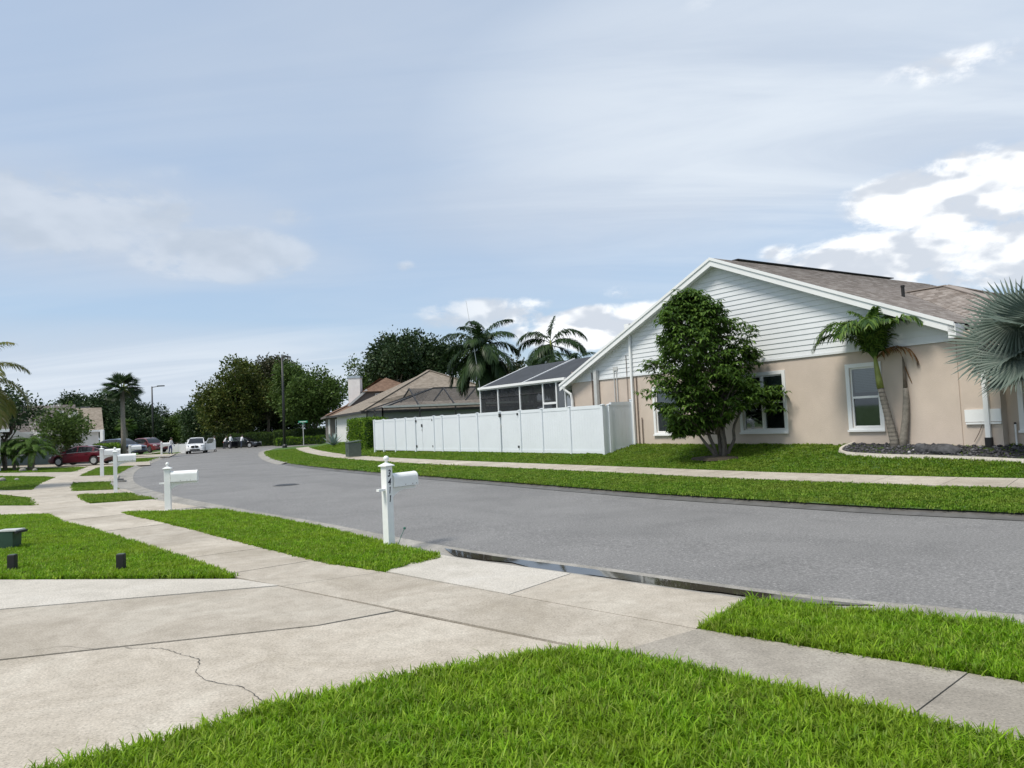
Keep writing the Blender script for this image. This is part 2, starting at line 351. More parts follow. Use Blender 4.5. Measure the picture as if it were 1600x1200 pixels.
# ------------------------------------------------------------------ mesh helpers
class MB:
    def __init__(s): s.v = []; s.f = []; s.uv = {}
    def add(s, vs, fs):
        k = len(s.v); s.v += [tuple(x) for x in vs]; s.f += [tuple(i+k for i in f) for f in fs]; return s
    def quad(s, a, b, c, d): return s.add([a, b, c, d], [(0, 1, 2, 3)])
    def box(s, x0, x1, y0, y1, z0, z1):
        vs = [(x, y, z) for z in (z0, z1) for y in (y0, y1) for x in (x0, x1)]
        return s.add(vs, [(0, 2, 3, 1), (4, 5, 7, 6), (0, 1, 5, 4), (2, 6, 7, 3), (0, 4, 6, 2), (1, 3, 7, 5)])
    def obox(s, c, size, mat3):
        hx, hy, hz = [k/2 for k in size]; c = Vector(c)
        vs = [c + mat3 @ Vector((x, y, z)) for z in (-hz, hz) for y in (-hy, hy) for x in (-hx, hx)]
        return s.add(vs, [(0, 2, 3, 1), (4, 5, 7, 6), (0, 1, 5, 4), (2, 6, 7, 3), (0, 4, 6, 2), (1, 3, 7, 5)])
    def bar(s, a, b, w, h=None):
        a = Vector(a); b = Vector(b); d = b-a
        q = d.to_track_quat('X', 'Z').to_matrix()
        return s.obox((a+b)/2, (d.length, w, h or w), q)
    def tube(s, pts, rad, n=8, cap=True):
        pts = [Vector(p) for p in pts]; k = len(s.v); m = len(pts)
        if isinstance(rad, (int, float)): rad = [rad]*m
        up = Vector((0, 0, 1))
        for i, p in enumerate(pts):
            d = (pts[min(i+1, m-1)] - pts[max(i-1, 0)]).normalized()
            a = d.cross(Vector((1, 0, 0)) if abs(d.x) < .8 else Vector((0, 1, 0))).normalized(); b = d.cross(a)
            for j in range(n):
                t = 2*PI*j/n; s.v.append(tuple(p + (a*math.cos(t)+b*math.sin(t))*rad[i]))
        for i in range(m-1):
            for j in range(n):
                j2 = (j+1) % n
                s.f.append((k+i*n+j, k+(i+1)*n+j, k+(i+1)*n+j2, k+i*n+j2))
        if cap:
            s.f.append(tuple(k+j for j in range(n))); s.f.append(tuple(k+(m-1)*n+j for j in reversed(range(n))))
        return s
    def lathe(s, prof, n=16, c=(0, 0, 0), axis='z'):
        k = len(s.v)
        for r, z in prof:
            for j in range(n):
                t = 2*PI*j/n
                if axis == 'z': s.v.append((c[0]+r*math.cos(t), c[1]+r*math.sin(t), c[2]+z))
                else: s.v.append((c[0]+r*math.cos(t), c[1]+z, c[2]+r*math.sin(t)))
        for i in range(len(prof)-1):
            for j in range(n):
                j2 = (j+1) % n; s.f.append((k+i*n+j, k+i*n+j2, k+(i+1)*n+j2, k+(i+1)*n+j))
        s.f.append(tuple(k+j for j in reversed(range(n)))); s.f.append(tuple(k+(len(prof)-1)*n+j for j in range(n)))
        return s
    def prism(s, poly, z0, z1):
        n = len(poly); vs = [(x, y, z0) for x, y in poly] + [(x, y, z1) for x, y in poly]
        fs = [tuple(range(n, 2*n)), tuple(reversed(range(n)))] + [(i, (i+1) % n, n+(i+1) % n, n+i) for i in range(n)]
        return s.add(vs, fs)
    def build(s, name, mat, parent=None, smooth=False, loc=None, fixn=False):
        me = bpy.data.meshes.new(name); me.from_pydata(s.v, [], s.f); me.update()
        if fixn:
            bm = bmesh.new(); bm.from_mesh(me); bmesh.ops.recalc_face_normals(bm, faces=bm.faces); bm.to_mesh(me); bm.free()
        if smooth: me.polygons.foreach_set('use_smooth', [True]*len(me.polygons))
        return link(name, me, mat, parent, loc)
def link(name, me, mat, parent=None, loc=None):
    o = bpy.data.objects.new(name, me); COL.objects.link(o)
    if mat is not None and len(me.materials) == 0: me.materials.append(M[mat] if isinstance(mat, str) else mat)
    if parent: o.parent = parent
    if loc: o.location = loc
    return o
def fast_mesh(name, V, F, smooth=False):
    """V (n,3), F (m,k) arrays"""
    me = bpy.data.meshes.new(name); V = np.asarray(V, np.float32); F = np.asarray(F, np.int32)
    me.vertices.add(len(V)); me.vertices.foreach_set('co', V.ravel())
    k = F.shape[1]; me.loops.add(F.size); me.loops.foreach_set('vertex_index', F.ravel())
    me.polygons.add(len(F)); me.polygons.foreach_set('loop_start', np.arange(0, F.size, k, dtype=np.int32))
    me.polygons.foreach_set('loop_total', np.full(len(F), k, np.int32))
    if smooth: me.polygons.foreach_set('use_smooth', [True]*len(F))
    me.update(calc_edges=True); me.validate()
    return me
def tag(o, label=None, cat=None, group=None, kind=None):
    if label: o['label'] = label
    if cat: o['category'] = cat
    if group: o['group'] = group
    if kind: o['kind'] = kind
    return o
def thing(name, label, cat, loc=(0, 0, 0), rz=0., group=None):
    o = bpy.data.objects.new(name, None); COL.objects.link(o); o.location = loc; o.rotation_euler = (0, 0, rz)
    o.empty_display_size = .2
    return tag(o, label, cat, group)

# ------------------------------------------------------------------ curves of the street (metres; camera above the origin)
def spline(P, step=.4):
    P = np.array(P, float); out = []
    Q = np.vstack([2*P[0]-P[1], P, 2*P[-1]-P[-2]])
    for i in range(1, len(Q)-2):
        a, b, c, d = Q[i-1], Q[i], Q[i+1], Q[i+2]
        n = max(2, int(np.linalg.norm(c-b)/step))
        for t in np.arange(n)/n:
            out.append(.5*((2*b)+(-a+c)*t+(2*a-5*b+4*c-d)*t*t+(-a+3*b-3*c+d)*t**3))
    out.append(P[-1]); return np.array(out)
def offset(C, d):
    T = np.gradient(C, axis=0); T /= np.linalg.norm(T, axis=1)[:, None]
    Nn = np.stack([-T[:, 1], T[:, 0]], 1)
    d = np.asarray(d, float)
    return C + Nn*(d[:, None] if d.ndim else d)
AE = spline([(26, -14), (14, -2.6), (8, 3.1), (4.28, 6.42), (2.93, 7.35), (1.07, 9.18), (-1.09, 11.36), (-4.04, 15.1), (-6.3, 17.8), (-9.4, 21.6), (-12.6, 25.9), (-15.9, 31.0), (-19.2, 37.2), (-22.7, 44.5), (-27, 55), (-31.3, 66), (-35.5, 78), (-42, 98), (-52, 130), (-66, 175)], .5)
FE = spline([(29, -10), (18, 1.4), (11.5, 7.7), (7.8, 11.5), (6.35, 12.9), (4.9, 14.65), (2.85, 17.3), (-.14, 21.8), (-3.6, 26.9), (-6.65, 31.5), (-10.7, 38.2), (-14.6, 46), (-19, 57), (-22.7, 67.5), (-25.2, 76), (-26.3, 82.5), (-25.2, 88.3), (-21, 92), (-12, 94.5), (10, 99.5), (70, 112)], .5)
_w = np.interp(AE[:, 1], [-20, 4.5, 7, 10.5, 14, 19, 26, 36, 42, 200], [.42, .45, .66, .72, .5, .6, .95, .95, .6, .55])
CB = offset(AE, _w)           # back of the near curb
SR = spline([(24, -14.6), (12, -3.2), (6.0, 2.3), (3.15, 4.78), (1.45, 6.26), (-1.71, 9.33), (-2.74, 10.25), (-4.57, 12.33), (-6.84, 15.02), (-9.75, 18.32), (-12.41, 21.58), (-15.53, 26.15), (-19.0, 31.8), (-22.4, 38.0), (-29.07, 52.2), (-34.5, 64.5), (-39, 77), (-46, 99), (-56, 131)], .25)
SH = spline([(23.2, -15.5), (11.2, -4.1), (5.2, 1.35), (2.56, 3.92), (.68, 5.73), (-2.81, 8.77), (-3.55, 9.4), (-5.2, 11.3), (-8.41, 14.83), (-10.4, 16.95), (-13.7, 21.1), (-16.5, 25.2), (-20.2, 31.2), (-23.6, 37.9), (-30.3, 52.7), (-35.7, 65), (-40.2, 77.5), (-47.2, 99.5), (-57.2, 131.5)], .25)

def dist_to(C, P):
    P = np.asarray(P, float).reshape(-1, 2); out = np.empty(len(P))
    A = C[:-1]; D = C[1:]-A; L = (D**2).sum(1)
    for i0 in range(0, len(P), 2000):
        q = P[i0:i0+2000]; t = np.clip((((q[:, None]-A[None])*D[None]).sum(2))/L, 0, 1)
        out[i0:i0+2000] = np.sqrt((((q[:, None]-A[None]-t[:, :, None]*D[None])**2).sum(2)).min(1))
    return out
def far_z(P):
    d = dist_to(FE, P); return np.interp(d, [0, 2.6, 4.2, 6.0, 7.6, 9, 40], [.02, .10, .17, .42, .75, .8, .9])
def near_z(P):
    d = dist_to(AE, P); return np.interp(d, [0, 6.5, 20, 60], [0, 0, .34, .5])
def fz1(x, y): return float(far_z([(x, y)])[0])
def nz1(x, y): return float(near_z([(x, y)])[0])

def inside(poly, P):
    poly = np.asarray(poly); P = np.asarray(P); r = np.zeros(len(P), bool); j = len(poly)-1
    for i in range(len(poly)):
        a, b = poly[i], poly[j]
        c = ((a[1] > P[:, 1]) != (b[1] > P[:, 1]))
        with np.errstate(divide='ignore', invalid='ignore'):
            xx = (b[0]-a[0])*(P[:, 1]-a[1])/(b[1]-a[1])+a[0]
        r ^= c & (P[:, 0] < xx); j = i
    return r
def sheet_mesh(name, poly, zfun, step=None, extra=None, lift=0.):
    poly = [tuple(map(float, p)) for p in poly]
    pts = list(poly)
    if step:
        a = np.array(poly); lo, hi = a.min(0), a.max(0)
        gx, gy = np.meshgrid(np.arange(lo[0]+step*.5, hi[0], step), np.arange(lo[1]+step*.5, hi[1], step))
        G = np.stack([gx.ravel(), gy.ravel()], 1); G = G[inside(poly, G)]
        if len(G): G = G[dist_to(np.vstack([a, a[:1]]), G) > step*.35]
        pts += [tuple(g) for g in G]
    if extra is not None: pts += [tuple(e) for e in extra]
    n = len(poly)
    r = delaunay_2d_cdt([Vector(p) for p in pts], [(i, (i+1) % n) for i in range(n)], [list(range(n))], 1, 1e-4)
    V = np.array([(v.x, v.y) for v in r[0]]); Z = zfun(V) if callable(zfun) else np.full(len(V), float(zfun))
    me = bpy.data.meshes.new(name)
    F = [list(f) for f in r[2]]
    for f in F:
        a, b, c = V[f[0]], V[f[1]], V[f[2]]
        if (b[0]-a[0])*(c[1]-a[1])-(b[1]-a[1])*(c[0]-a[0]) < 0: f.reverse()
    me.from_pydata([(x, y, z+lift) for (x, y), z in zip(V, Z)], [], F); me.update()
    me.polygons.foreach_set('use_smooth', [True]*len(me.polygons))
    return me
def idx(C, p): return int(((C-np.array(p))**2).sum(1).argmin())
def seg(C, p, q):
    i, j = idx(C, p), idx(C, q)
    return C[i:j+1] if i <= j else C[j:i+1][::-1]

# ------------------------------------------------------------------ ground
def struct(name, me, mat): return tag(link(name, me, mat), kind='structure')
gm = MB().quad((-1500, -600, -.32), (1500, -600, -.32), (1500, 2200, -.32), (-1500, 2200, -.32))
o = gm.build('ground', 'lawn'); o['kind'] = 'structure'
def road_z(V):
    a = dist_to(AE, V); b = dist_to(FE, V); k = a/(a+b+1e-6)
    return -.075 + .05*np.clip(4*k*(1-k), 0, 1)
# beyond the side street the far kerb starts again
FB = spline([(70, 120), (10, 107), (-14, 101.8), (-24, 99.8), (-31, 100.5), (-34.6, 105), (-38.5, 116), (-44, 132), (-58, 178)], .8)
road_poly = np.vstack([AE[::2], FB[::-1], FE[::-1][::2]])
struct('road', sheet_mesh('road', road_poly, road_z, 2.2), 'asphalt')
near_poly = np.vstack([CB[::2], [(-140, 190), (-160, 60), (-60, -30), (0, -40), (20, -30)]])
struct('lawn', sheet_mesh('lawn', near_poly, near_z, 2.5, lift=-.035), 'lawn')
far_poly = np.vstack([offset(FE, -.02)[::-1][::1], [(60, -15), (120, 40), (120, 118)]])
struct('yard', sheet_mesh('yard', far_poly, far_z, 1.1, lift=-.01), 'lawn')
struct('corner_yard', sheet_mesh('corner_yard', np.vstack([offset(FB, .0), [(-58, 240), (90, 240), (90, 125)]]), lambda V: np.interp(dist_to(FB, V), [0, .3, 6, 30], [-.02, .06, .3, .8]), 3), 'lawn')
# kerb and gutter on the near side (concrete, dished)
def ribbon(name, curves, mat, smooth=True):
    n = len(curves[0]); V = np.vstack(curves); F = []
    for k in range(len(curves)-1):
        for i in range(n-1): F.append((k*n+i, k*n+i+1, (k+1)*n+i+1, (k+1)*n+i))
    me = fast_mesh(name, V, np.array(F), smooth); bm = bmesh.new(); bm.from_mesh(me)
    for f in bm.faces:
        if f.normal.z < 0: f.normal_flip()
    bm.to_mesh(me); bm.free(); return me
def with_z(C, z): return np.column_stack([C, np.full(len(C), z) if np.isscalar(z) else z])
g0 = with_z(offset(AE, -.03), -.066); g1 = with_z(offset(AE, _w*.30), -.10); g2 = with_z(offset(AE, _w*.62), -.085); g3 = with_z(offset(AE, _w*.88), -.012); g4 = with_z(CB, 0.0); g5 = with_z(offset(AE, _w+.03), -.05)
struct('curb', ribbon('curb', [g0, g1, g2, g3, g4, g5], None), 'curb')
h0 = with_z(offset(FE, .34), -.058); h1 = with_z(offset(FE, .2), -.07); h2 = with_z(offset(FE, 0.0), -.035); h3 = with_z(offset(FE, -.12), .012)
_k0, _k1 = idx(FE, (29, -10)), idx(FE, (-13, 43)); _k2 = idx(FE, (10, 99.5))
struct('gutter', ribbon('gutter', [c[_k0:_k1+1] for c in (h0, h1, h2, h3)], None), 'wet_asphalt')
q0 = with_z(offset(FE, .62), -.056); q1 = with_z(offset(FE, .4), -.062); q2 = with_z(offset(FE, .12), .015); q3 = with_z(offset(FE, -.2), .03)
struct('curb.001', ribbon('curb', [c[_k1:_k2] for c in (q0, q1, q2, q3)], None), 'curb')
# puddle standing in the gutter along the driveway apron
_a = seg(AE, (3.4, 6.9), (-1.0, 11.2))
pw = np.interp(np.arange(len(_a)), [0, 2, len(_a)*.5, len(_a)-2, len(_a)-1], [.02, .26, .36, .24, .02])*(1+.22*np.sin(np.arange(len(_a))*1.9)+.15*rng.normal(0, 1, len(_a)))
_o = np.vstack([offset(_a, .05), offset(_a, .05+np.abs(pw))[::-1]]) if _a[0][1] < _a[-1][1] else None
if _o is None: _o = np.vstack([offset(_a, -.05), offset(_a, -.05-np.abs(pw))[::-1]])
tag(link('puddle', sheet_mesh('puddle', _o, -.078), 'water'), 'shallow dark rain puddle lying in the gutter beside the driveway apron', 'puddle', kind='structure')

# sidewalk (near): dark bed with slabs on it
def slab_piece(parent, poly, z0, z1, mat, name='slab', gap=.0045, zf=None):
    P = np.array(poly, float); c = P.mean(0)
    Q = []
    n = len(P)
    for i in range(n):
        a, b, d = P[i-1], P[i], P[(i+1) % n]
        v1 = (a-b)/max(1e-6, np.linalg.norm(a-b)); v2 = (d-b)/max(1e-6, np.linalg.norm(d-b)); m = v1+v2
        k = np.linalg.norm(m)
        if k < .35: Q.append(b+(c-b)/np.linalg.norm(c-b)*gap); continue
        m /= k
        if (m*(c-b)).sum() < 0: m = -m
        Q.append(b+m*gap*1.3)
    if (sum((Q[i][0]*Q[(i+1) % n][1]-Q[(i+1) % n][0]*Q[i][1]) for i in range(n))) < 0: Q.reverse()
    mb = MB().prism([tuple(q) for q in Q], z0, z1)
    if zf is not None: mb.v = [(x, y, z+zf(x, y)) for x, y, z in mb.v]
    return mb.build(name, mat, parent)
sw = tag(link('sidewalk', ribbon('sidewalk', [with_z(SR[:: 2], -.018), with_z(np.array([SH[np.clip(int(i*len(SH)/len(SR)), 0, len(SH)-1)] for i in range(len(SR))])[::2], -.018)], None), 'joint'), kind='structure')
def cross(i):   # matching point on SH for station i on SR
    p = SR[i]; return SH[int(((SH-p)**2).sum(1).argmin())]
stations = [i for i in range(len(SR)) if -10 < SR[i][1] < 128]
k = stations[0]; brk = [k]; acc = 0.
ia, ib = idx(SR, (1.45, 6.26)), idx(SR, (-1.71, 9.33))
for i in stations[1:]:
    acc += np.linalg.norm(SR[i]-SR[i-1])
    if i in (ia, ib) or (acc >= 1.55 and not ia < i < ib and not (ia-3 < i < ia) and not (ib-3 < i < ib)): brk.append(i); acc = 0.
xfix = {ia: np.array((.69, 5.73)), ib: np.array((-2.81, 8.77))}
for a, b in zip(brk[:-1], brk[1:]):
    pa, pb = xfix.get(a, cross(a)), xfix.get(b, cross(b))
    side = seg(SH, pa, pb)
    side = side[[0, len(side)//2, -1]] if len(side) > 3 else np.array([pa, pb])
    poly = [SR[a], SR[(a+b)//2], SR[b]] + list(side[::-1])
    y = SR[a][1]
    m_ = 'concrete_worn' if y < 6.2 and a < ia else 'concrete'
    if a == ia: m_ = 'concrete'
    slab_piece(sw, poly, -.05, random.uniform(-.004, .004), m_)
# own driveway
dw = tag(MB().quad((-16, 2.0, -.030), (-1.8, 1.5, -.030), (1.5, 6.3, -.030), (-4, 11.2, -.030)).build('driveway', 'joint'), kind='structure')
dw['kind'] = 'structure'
A1, A2 = (-2.81, 8.77), (.69, 5.73)
slab_piece(dw, [(-3.52, 9.30), (-2.85, 8.80), (-5.80, 8.22), (-14.5, 6.6), (-14.5, 11.7), (-7.01, 10.02)], -.05, .003, 'concrete_new')
slab_piece(dw, [(-2.84, 8.76), (-1.25, 7.36), (-1.9, 6.95), (-3.47, 6.57), (-4.42, 6.33), (-14, 4.2), (-14.5, 6.56), (-5.80, 8.19)], -.05, 0, 'concrete')
slab_piece(dw, [(-1.23, 7.33), (.66, 5.70), (.1, 5.4), (-.9, 4.9), (-2.3, 3.9), (-4.6, 2.2), (-13, 2.0), (-14, 4.15), (-4.42, 6.30), (-3.47, 6.54), (-1.9, 6.92)], -.05, -.003, 'concrete')
_cb = seg(CB, (-1.05, 10.3), (2.25, 6.95)); mid_i = len(_cb)//2
if _cb[0][1] < _cb[-1][1]: _cb = _cb[::-1]
_s = (np.array((-1.71, 9.33))+np.array((1.45, 6.26)))/2
slab_piece(dw, [(-1.69, 9.34)] + [tuple(p) for p in _cb[:mid_i+1]] + [tuple(_s)], -.05, .004, 'concrete_new')
slab_piece(dw, [tuple(_s)] + [tuple(p) for p in _cb[mid_i:]] + [(1.44, 6.27)], -.05, .0, 'concrete')
APR = _cb[-1]
# wandering crack across the driveway slab
ck = spline([(-3.45, 6.50), (-3.1, 6.42), (-2.82, 6.20), (-2.62, 6.05), (-2.5, 5.72), (-2.28, 5.5), (-2.0, 5.35), (-1.82, 5.12), (-1.62, 4.93)], .035)
ck = ck + rng.normal(0, .007, ck.shape)
cw = .0012 + .0032*rng.random(len(ck))
tag(link('crack', ribbon('crack', [with_z(offset(ck, cw), .002), with_z(offset(ck, -cw), .002)], None, False), 'joint', dw))
ck2 = spline([(-4.3, 6.55), (-4.05, 6.62), (-3.75, 6.52), (-3.55, 6.56)], .04) + rng.normal(0, .004, spline([(-4.3, 6.55), (-4.05, 6.62), (-3.75, 6.52), (-3.55, 6.56)], .04).shape)
link('crack', ribbon('crack', [with_z(offset(ck2, .0018), .003), with_z(offset(ck2, -.0018), .003)], None, False), 'joint', dw)
# neighbours' driveways crossing verge and lawns
def drive(poly, mat='concrete'):
    me = sheet_mesh('driveway', poly, near_z, 1.5, lift=-.004)
    return tag(link('driveway', me, mat), kind='structure')
drive([(-7.3, 18.0), (-9.75, 18.2), (-11.9, 18.75), (-13.2, 19.1), (-20, 21.5), (-34, 26), (-34, 30), (-20, 24.2), (-15.4, 22.2), (-14.0, 21.65), (-12.2, 21.45), (-10.75, 21.9)] , 'concrete')
drive([(-12.9, 25.1), (-14.3, 25.05), (-16.2, 24.85), (-19.3, 27.6), (-36, 38), (-36, 41.5), (-20.4, 29.6), (-18.8, 29.0), (-15.95, 27.1), (-14.15, 26.9)])
drive([(-17.4, 32.3), (-19.2, 32.5), (-21.9, 36.0), (-25.4, 40.2), (-30, 43.1), (-44, 50), (-44, 55), (-32.4, 47), (-26.2, 44.2), (-22.6, 38.6), (-20.3, 38.0)])
drive([(-24.6, 50.0), (-28.2, 50.8), (-33, 53.2), (-46, 58), (-48, 66), (-34, 60.5), (-31.4, 58.0), (-28.4, 57.6)])
drive([(-31.5, 67.5), (-36.5, 69), (-46, 72), (-60, 78), (-60, 92), (-47, 86), (-41.5, 82), (-36.8, 80.5)])

# far sidewalk
fs0, fs1 = offset(FE, -2.75), offset(FE, -4.0)
fi = [i for i in range(len(FE)) if idx(FE, (26, -7)) < i < idx(FE, (-24.6, 74))]
fsw = tag(link('sidewalk.001', ribbon('sidewalk', [np.column_stack([fs0[fi], far_z(fs0[fi])-.008+.0]), np.column_stack([fs1[fi], far_z(fs1[fi])-.008])], None), 'joint'), kind='structure')
for a, b in zip(fi[:-3:3], fi[3::3]):
    poly = [fs0[a], fs0[(a+b)//2], fs0[b], fs1[b], fs1[(a+b)//2], fs1[a]]
    slab_piece(fsw, poly, -.04, .022, 'concrete', gap=.006, zf=fz1)

# manhole cover in the road
mh = thing('manhole_cover', 'dark round iron manhole cover set in the asphalt road', 'manhole', (-7.89, 25.44, -.022))
MB().lathe([(.36, -.004), (.36, .012), (.31, .013), (.31, .008), (.0, .008)], 24).build('lid', 'black_metal', mh)
MB().lathe([(.44, -.004), (.44, .007), (.37, .007), (.37, -.004)], 24).build('rim', 'wet_asphalt', mh)
# storm inlet throat in the near curb
si = thing('storm_inlet', 'dark storm drain grate let into the widened curb', 'drain', (-18.0, 33.6, -.03), R(118))
MB().box(-.75, .75, -.28, -.22, -.05, .03).box(-.75, .75, .22, .28, -.05, .03).box(-.75, -.69, -.22, .22, -.05, .03).box(.69, .75, -.22, .22, -.05, .03).build('frame', 'curb', si)
for i in range(9): MB().box(-.64+i*.16-.035, -.64+i*.16+.035, -.22, .22, -.02, .012).build('bar', 'black_metal', si)

# ------------------------------------------------------------------ grass
tufts = {}
def tuft(kind, nb, h, w, spread, lean):
    out = []
    for v in range(5):
        V = []; F = []
        for b in range(nb):
            a = random.uniform(0, 2*PI); r = spread*math.sqrt(random.random()); x, y = r*math.cos(a), r*math.sin(a)
            hh = h*random.uniform(.5, 1.15); d = random.uniform(0, 2*PI); dx, dy = math.cos(d), math.sin(d); ln = lean*random.uniform(.2, 1.3)
            px, py = -dy, dx
            k = len(V)
            for t, ww in ((0, .7), (.4, 1), (.75, .8), (1, .08)):
                ox = dx*ln*hh*t*t; oz = hh*(t-.35*ln*t*t*t)
                V += [(x+ox+px*w*ww/2*dx*0+px*w*ww/2, y+dy*ln*hh*t*t+py*w*ww/2, oz), (x+ox-px*w*ww/2, y+dy*ln*hh*t*t-py*w*ww/2, oz)]
            F += [(k+2*i, k+2*i+1, k+2*i+3, k+2*i+2) for i in range(3)]
        me = fast_mesh('tuft', V, F, True); out.append(me)
    c = bpy.data.collections.new('tufts_'+kind)
    for me in out:
        me.materials.append(M['blade' if kind in ('near', 'mid', 'sprig') else 'blade_far'])
        ob = bpy.data.objects.new('tuft', me); c.objects.link(ob)
    tufts[kind] = c
tuft('near', 13, .085, .0075, .035, .75)
tuft('sprig', 4, .135, .0075, .02, .8)
tuft('mid', 15, .075, .011, .055, .7)
tuft('far', 14, .060, .017, .09, .7)
tuft('vfar', 12, .060, .040, .2, .7)
def grass(name, me, kind, density, label, smin=.7, smax=1.25, seed=1):
    o = link(name, me, 'lawn'); tag(o, label, 'grass', kind='stuff')
    ng = bpy.data.node_groups.new('grass', 'GeometryNodeTree')
    ng.interface.new_socket('Geometry', in_out='INPUT', socket_type='NodeSocketGeometry'); ng.interface.new_socket('Geometry', in_out='OUTPUT', socket_type='NodeSocketGeometry')
    n = ng.nodes; l = ng.links
    gi = n.new('NodeGroupInput'); go = n.new('NodeGroupOutput')
    dp = n.new('GeometryNodeDistributePointsOnFaces'); dp.inputs['Density'].default_value = density; dp.inputs['Seed'].default_value = seed
    ci = n.new('GeometryNodeCollectionInfo'); ci.inputs[0].default_value = tufts[kind]; ci.inputs['Separate Children'].default_value = True; ci.inputs['Reset Children'].default_value = True
    ip = n.new('GeometryNodeInstanceOnPoints'); ip.inputs['Pick Instance'].default_value = True
    rr = n.new('FunctionNodeRandomValue'); rr.data_type = 'FLOAT_VECTOR'; rr.inputs[0].default_value = (-.12, -.12, 0); rr.inputs[1].default_value = (.12, .12, 6.28)
    rs = n.new('FunctionNodeRandomValue'); rs.data_type = 'FLOAT'; rs.inputs[2].default_value = smin; rs.inputs[3].default_value = smax
    ri = n.new('FunctionNodeRandomValue'); ri.data_type = 'INT'; ri.inputs[4].default_value = 0; ri.inputs[5].default_value = 4
    tx_ = n.new('ShaderNodeTexNoise'); tx_.inputs['Scale'].default_value = 1.7 if kind in ('near', 'mid', 'sprig') else .8; tx_.inputs['Detail'].default_value = 3
    mr_ = n.new('ShaderNodeMapRange'); mr_.inputs[1].default_value = .32; mr_.inputs[2].default_value = .55; mr_.inputs[3].default_value = density*.5; mr_.inputs[4].default_value = density*1.12
    l.new(tx_.outputs['Fac'] if 'Fac' in tx_.outputs else tx_.outputs[0], mr_.inputs[0]); l.new(mr_.outputs[0], dp.inputs['Density'])
    l.new(gi.outputs[0], dp.inputs['Mesh']); l.new(dp.outputs['Points'], ip.inputs['Points']); l.new(ci.outputs[0], ip.inputs['Instance'])
    l.new(rr.outputs[0], ip.inputs['Rotation']); l.new(rs.outputs[1], ip.inputs['Scale']); l.new(ri.outputs[2], ip.inputs['Instance Index'])
    l.new(ip.outputs[0], go.inputs[0])
    md = o.modifiers.new('grass', 'NODES'); md.node_group = ng
    return o
def poly_from(*parts): return np.vstack([np.asarray(p, float).reshape(-1, 2) for p in parts])
fg = poly_from([(-4.1, 2.4), (-3.3, 3.5), (-2.68, 4.15), (-2.2, 4.45), (-1.58, 5.01), (-.79, 5.46), (-.2, 5.70), (.2, 5.80), (.55, 5.78)], seg(SH, (.75, 5.66), (5.2, 1.35)), [(4, .9), (0, 1.4)])
grass('grass', sheet_mesh('grass', fg, -.02, .5), 'near', 1500, 'lush bright green lawn grass bulging over the near edge of the driveway', .5, 1.4, 3)
grass('grass', sheet_mesh('grass', fg, -.02, .5), 'sprig', 260, 'longer grass blades standing out of the lawn beside the driveway', .6, 1.25, 31)
st = poly_from([(1.46, 6.25), APR+np.array([.02, -.02])], seg(CB, APR+np.array([.25, -.22]), (8, 2.5)), seg(SR, (6.2, 2.1), (1.5, 6.2)))
grass('grass', sheet_mesh('grass', st, -.02, .5), 'near', 1150, 'tufted bright grass strip between the worn sidewalk slabs and the road', .5, 1.35, 4)
grass('grass', sheet_mesh('grass', st, -.02, .5), 'sprig', 200, 'longer grass blades standing out of the strip beside the worn sidewalk', .6, 1.25, 32)
ll = poly_from([(-3.6, 9.42)], seg(SH, (-3.7, 9.6), (-10.3, 16.9)), [(-11.7, 18.55), (-13.2, 18.95), (-18, 20.5), (-18, 12.5), (-12, 11.15), (-7.01, 10.05)])
grass('grass', sheet_mesh('grass', ll, -.02, 1.), 'mid', 620, 'green lawn grass around the green utility pedestal and short black posts', .8, 1.3, 5)
s34 = poly_from([(-1.1, 10.08), (-1.68, 9.38)], seg(SR, (-1.8, 9.4), (-9.7, 18.25)), [(-8.6, 18.0), (-7.35, 17.95)], seg(CB, (-7.2, 17.7), (-1.25, 10.4)))
grass('grass', sheet_mesh('grass', s34, -.02, 1.), 'mid', 620, 'green verge grass strip around the mailbox numbered 3411', .8, 1.2, 6)
def isl(poly, label, seed, kind='far', dens=160): grass('grass', sheet_mesh('grass', poly, near_z, 1., lift=-.02), kind, dens, label, .8, 1.2, seed)
isl(poly_from(seg(CB, (-10.95, 22.0), (-12.85, 25.0)), [(-14.1, 25.0)], seg(SR, (-15.0, 25.3), (-12.5, 21.7))), 'small verge grass island between the two nearest neighbour driveways', 7)
isl(poly_from(seg(CB, (-14.3, 27.0), (-17.2, 32.2)), [(-19.1, 32.4)], seg(SR, (-19.0, 31.9), (-16.2, 27.2))), 'verge grass island behind the tall thin mailbox beside the storm drain', 8)
isl(poly_from(seg(CB, (-20.4, 38.2), (-24.4, 49.8)), [(-27.8, 50.6)], seg(SR, (-27.6, 49.2), (-22.9, 39))), 'long verge grass strip in front of the burgundy sedan', 9, dens=110)
isl(poly_from(seg(CB, (-28.6, 57.8), (-31.3, 67.3)), seg(SR, (-35.6, 67.5), (-31.5, 57.8))), 'verge grass strip in front of the clipped box hedge', 10, 'vfar', 40)
isl(poly_from(seg(CB, (-37, 81), (-42.5, 99)), seg(SR, (-46, 99), (-40.5, 81.5))), 'distant verge grass behind the white parked car', 11, 'vfar', 30)
isl([(-14.1, 21.75), (-15.4, 22.3), (-20, 24.3), (-30, 28.6), (-30, 33.9), (-19.3, 27.4), (-16.2, 24.7)], 'lawn grass between first and second neighbour driveways', 12, dens=120)
isl([(-19, 29.1), (-20.4, 29.7), (-36, 41.8), (-38, 46.8), (-30, 42.9), (-25.4, 40)] + [tuple(p) for p in seg(SH, (-23.9, 38.5), (-19.4, 30))], 'lawn grass between second and third neighbour driveways', 13, dens=90)
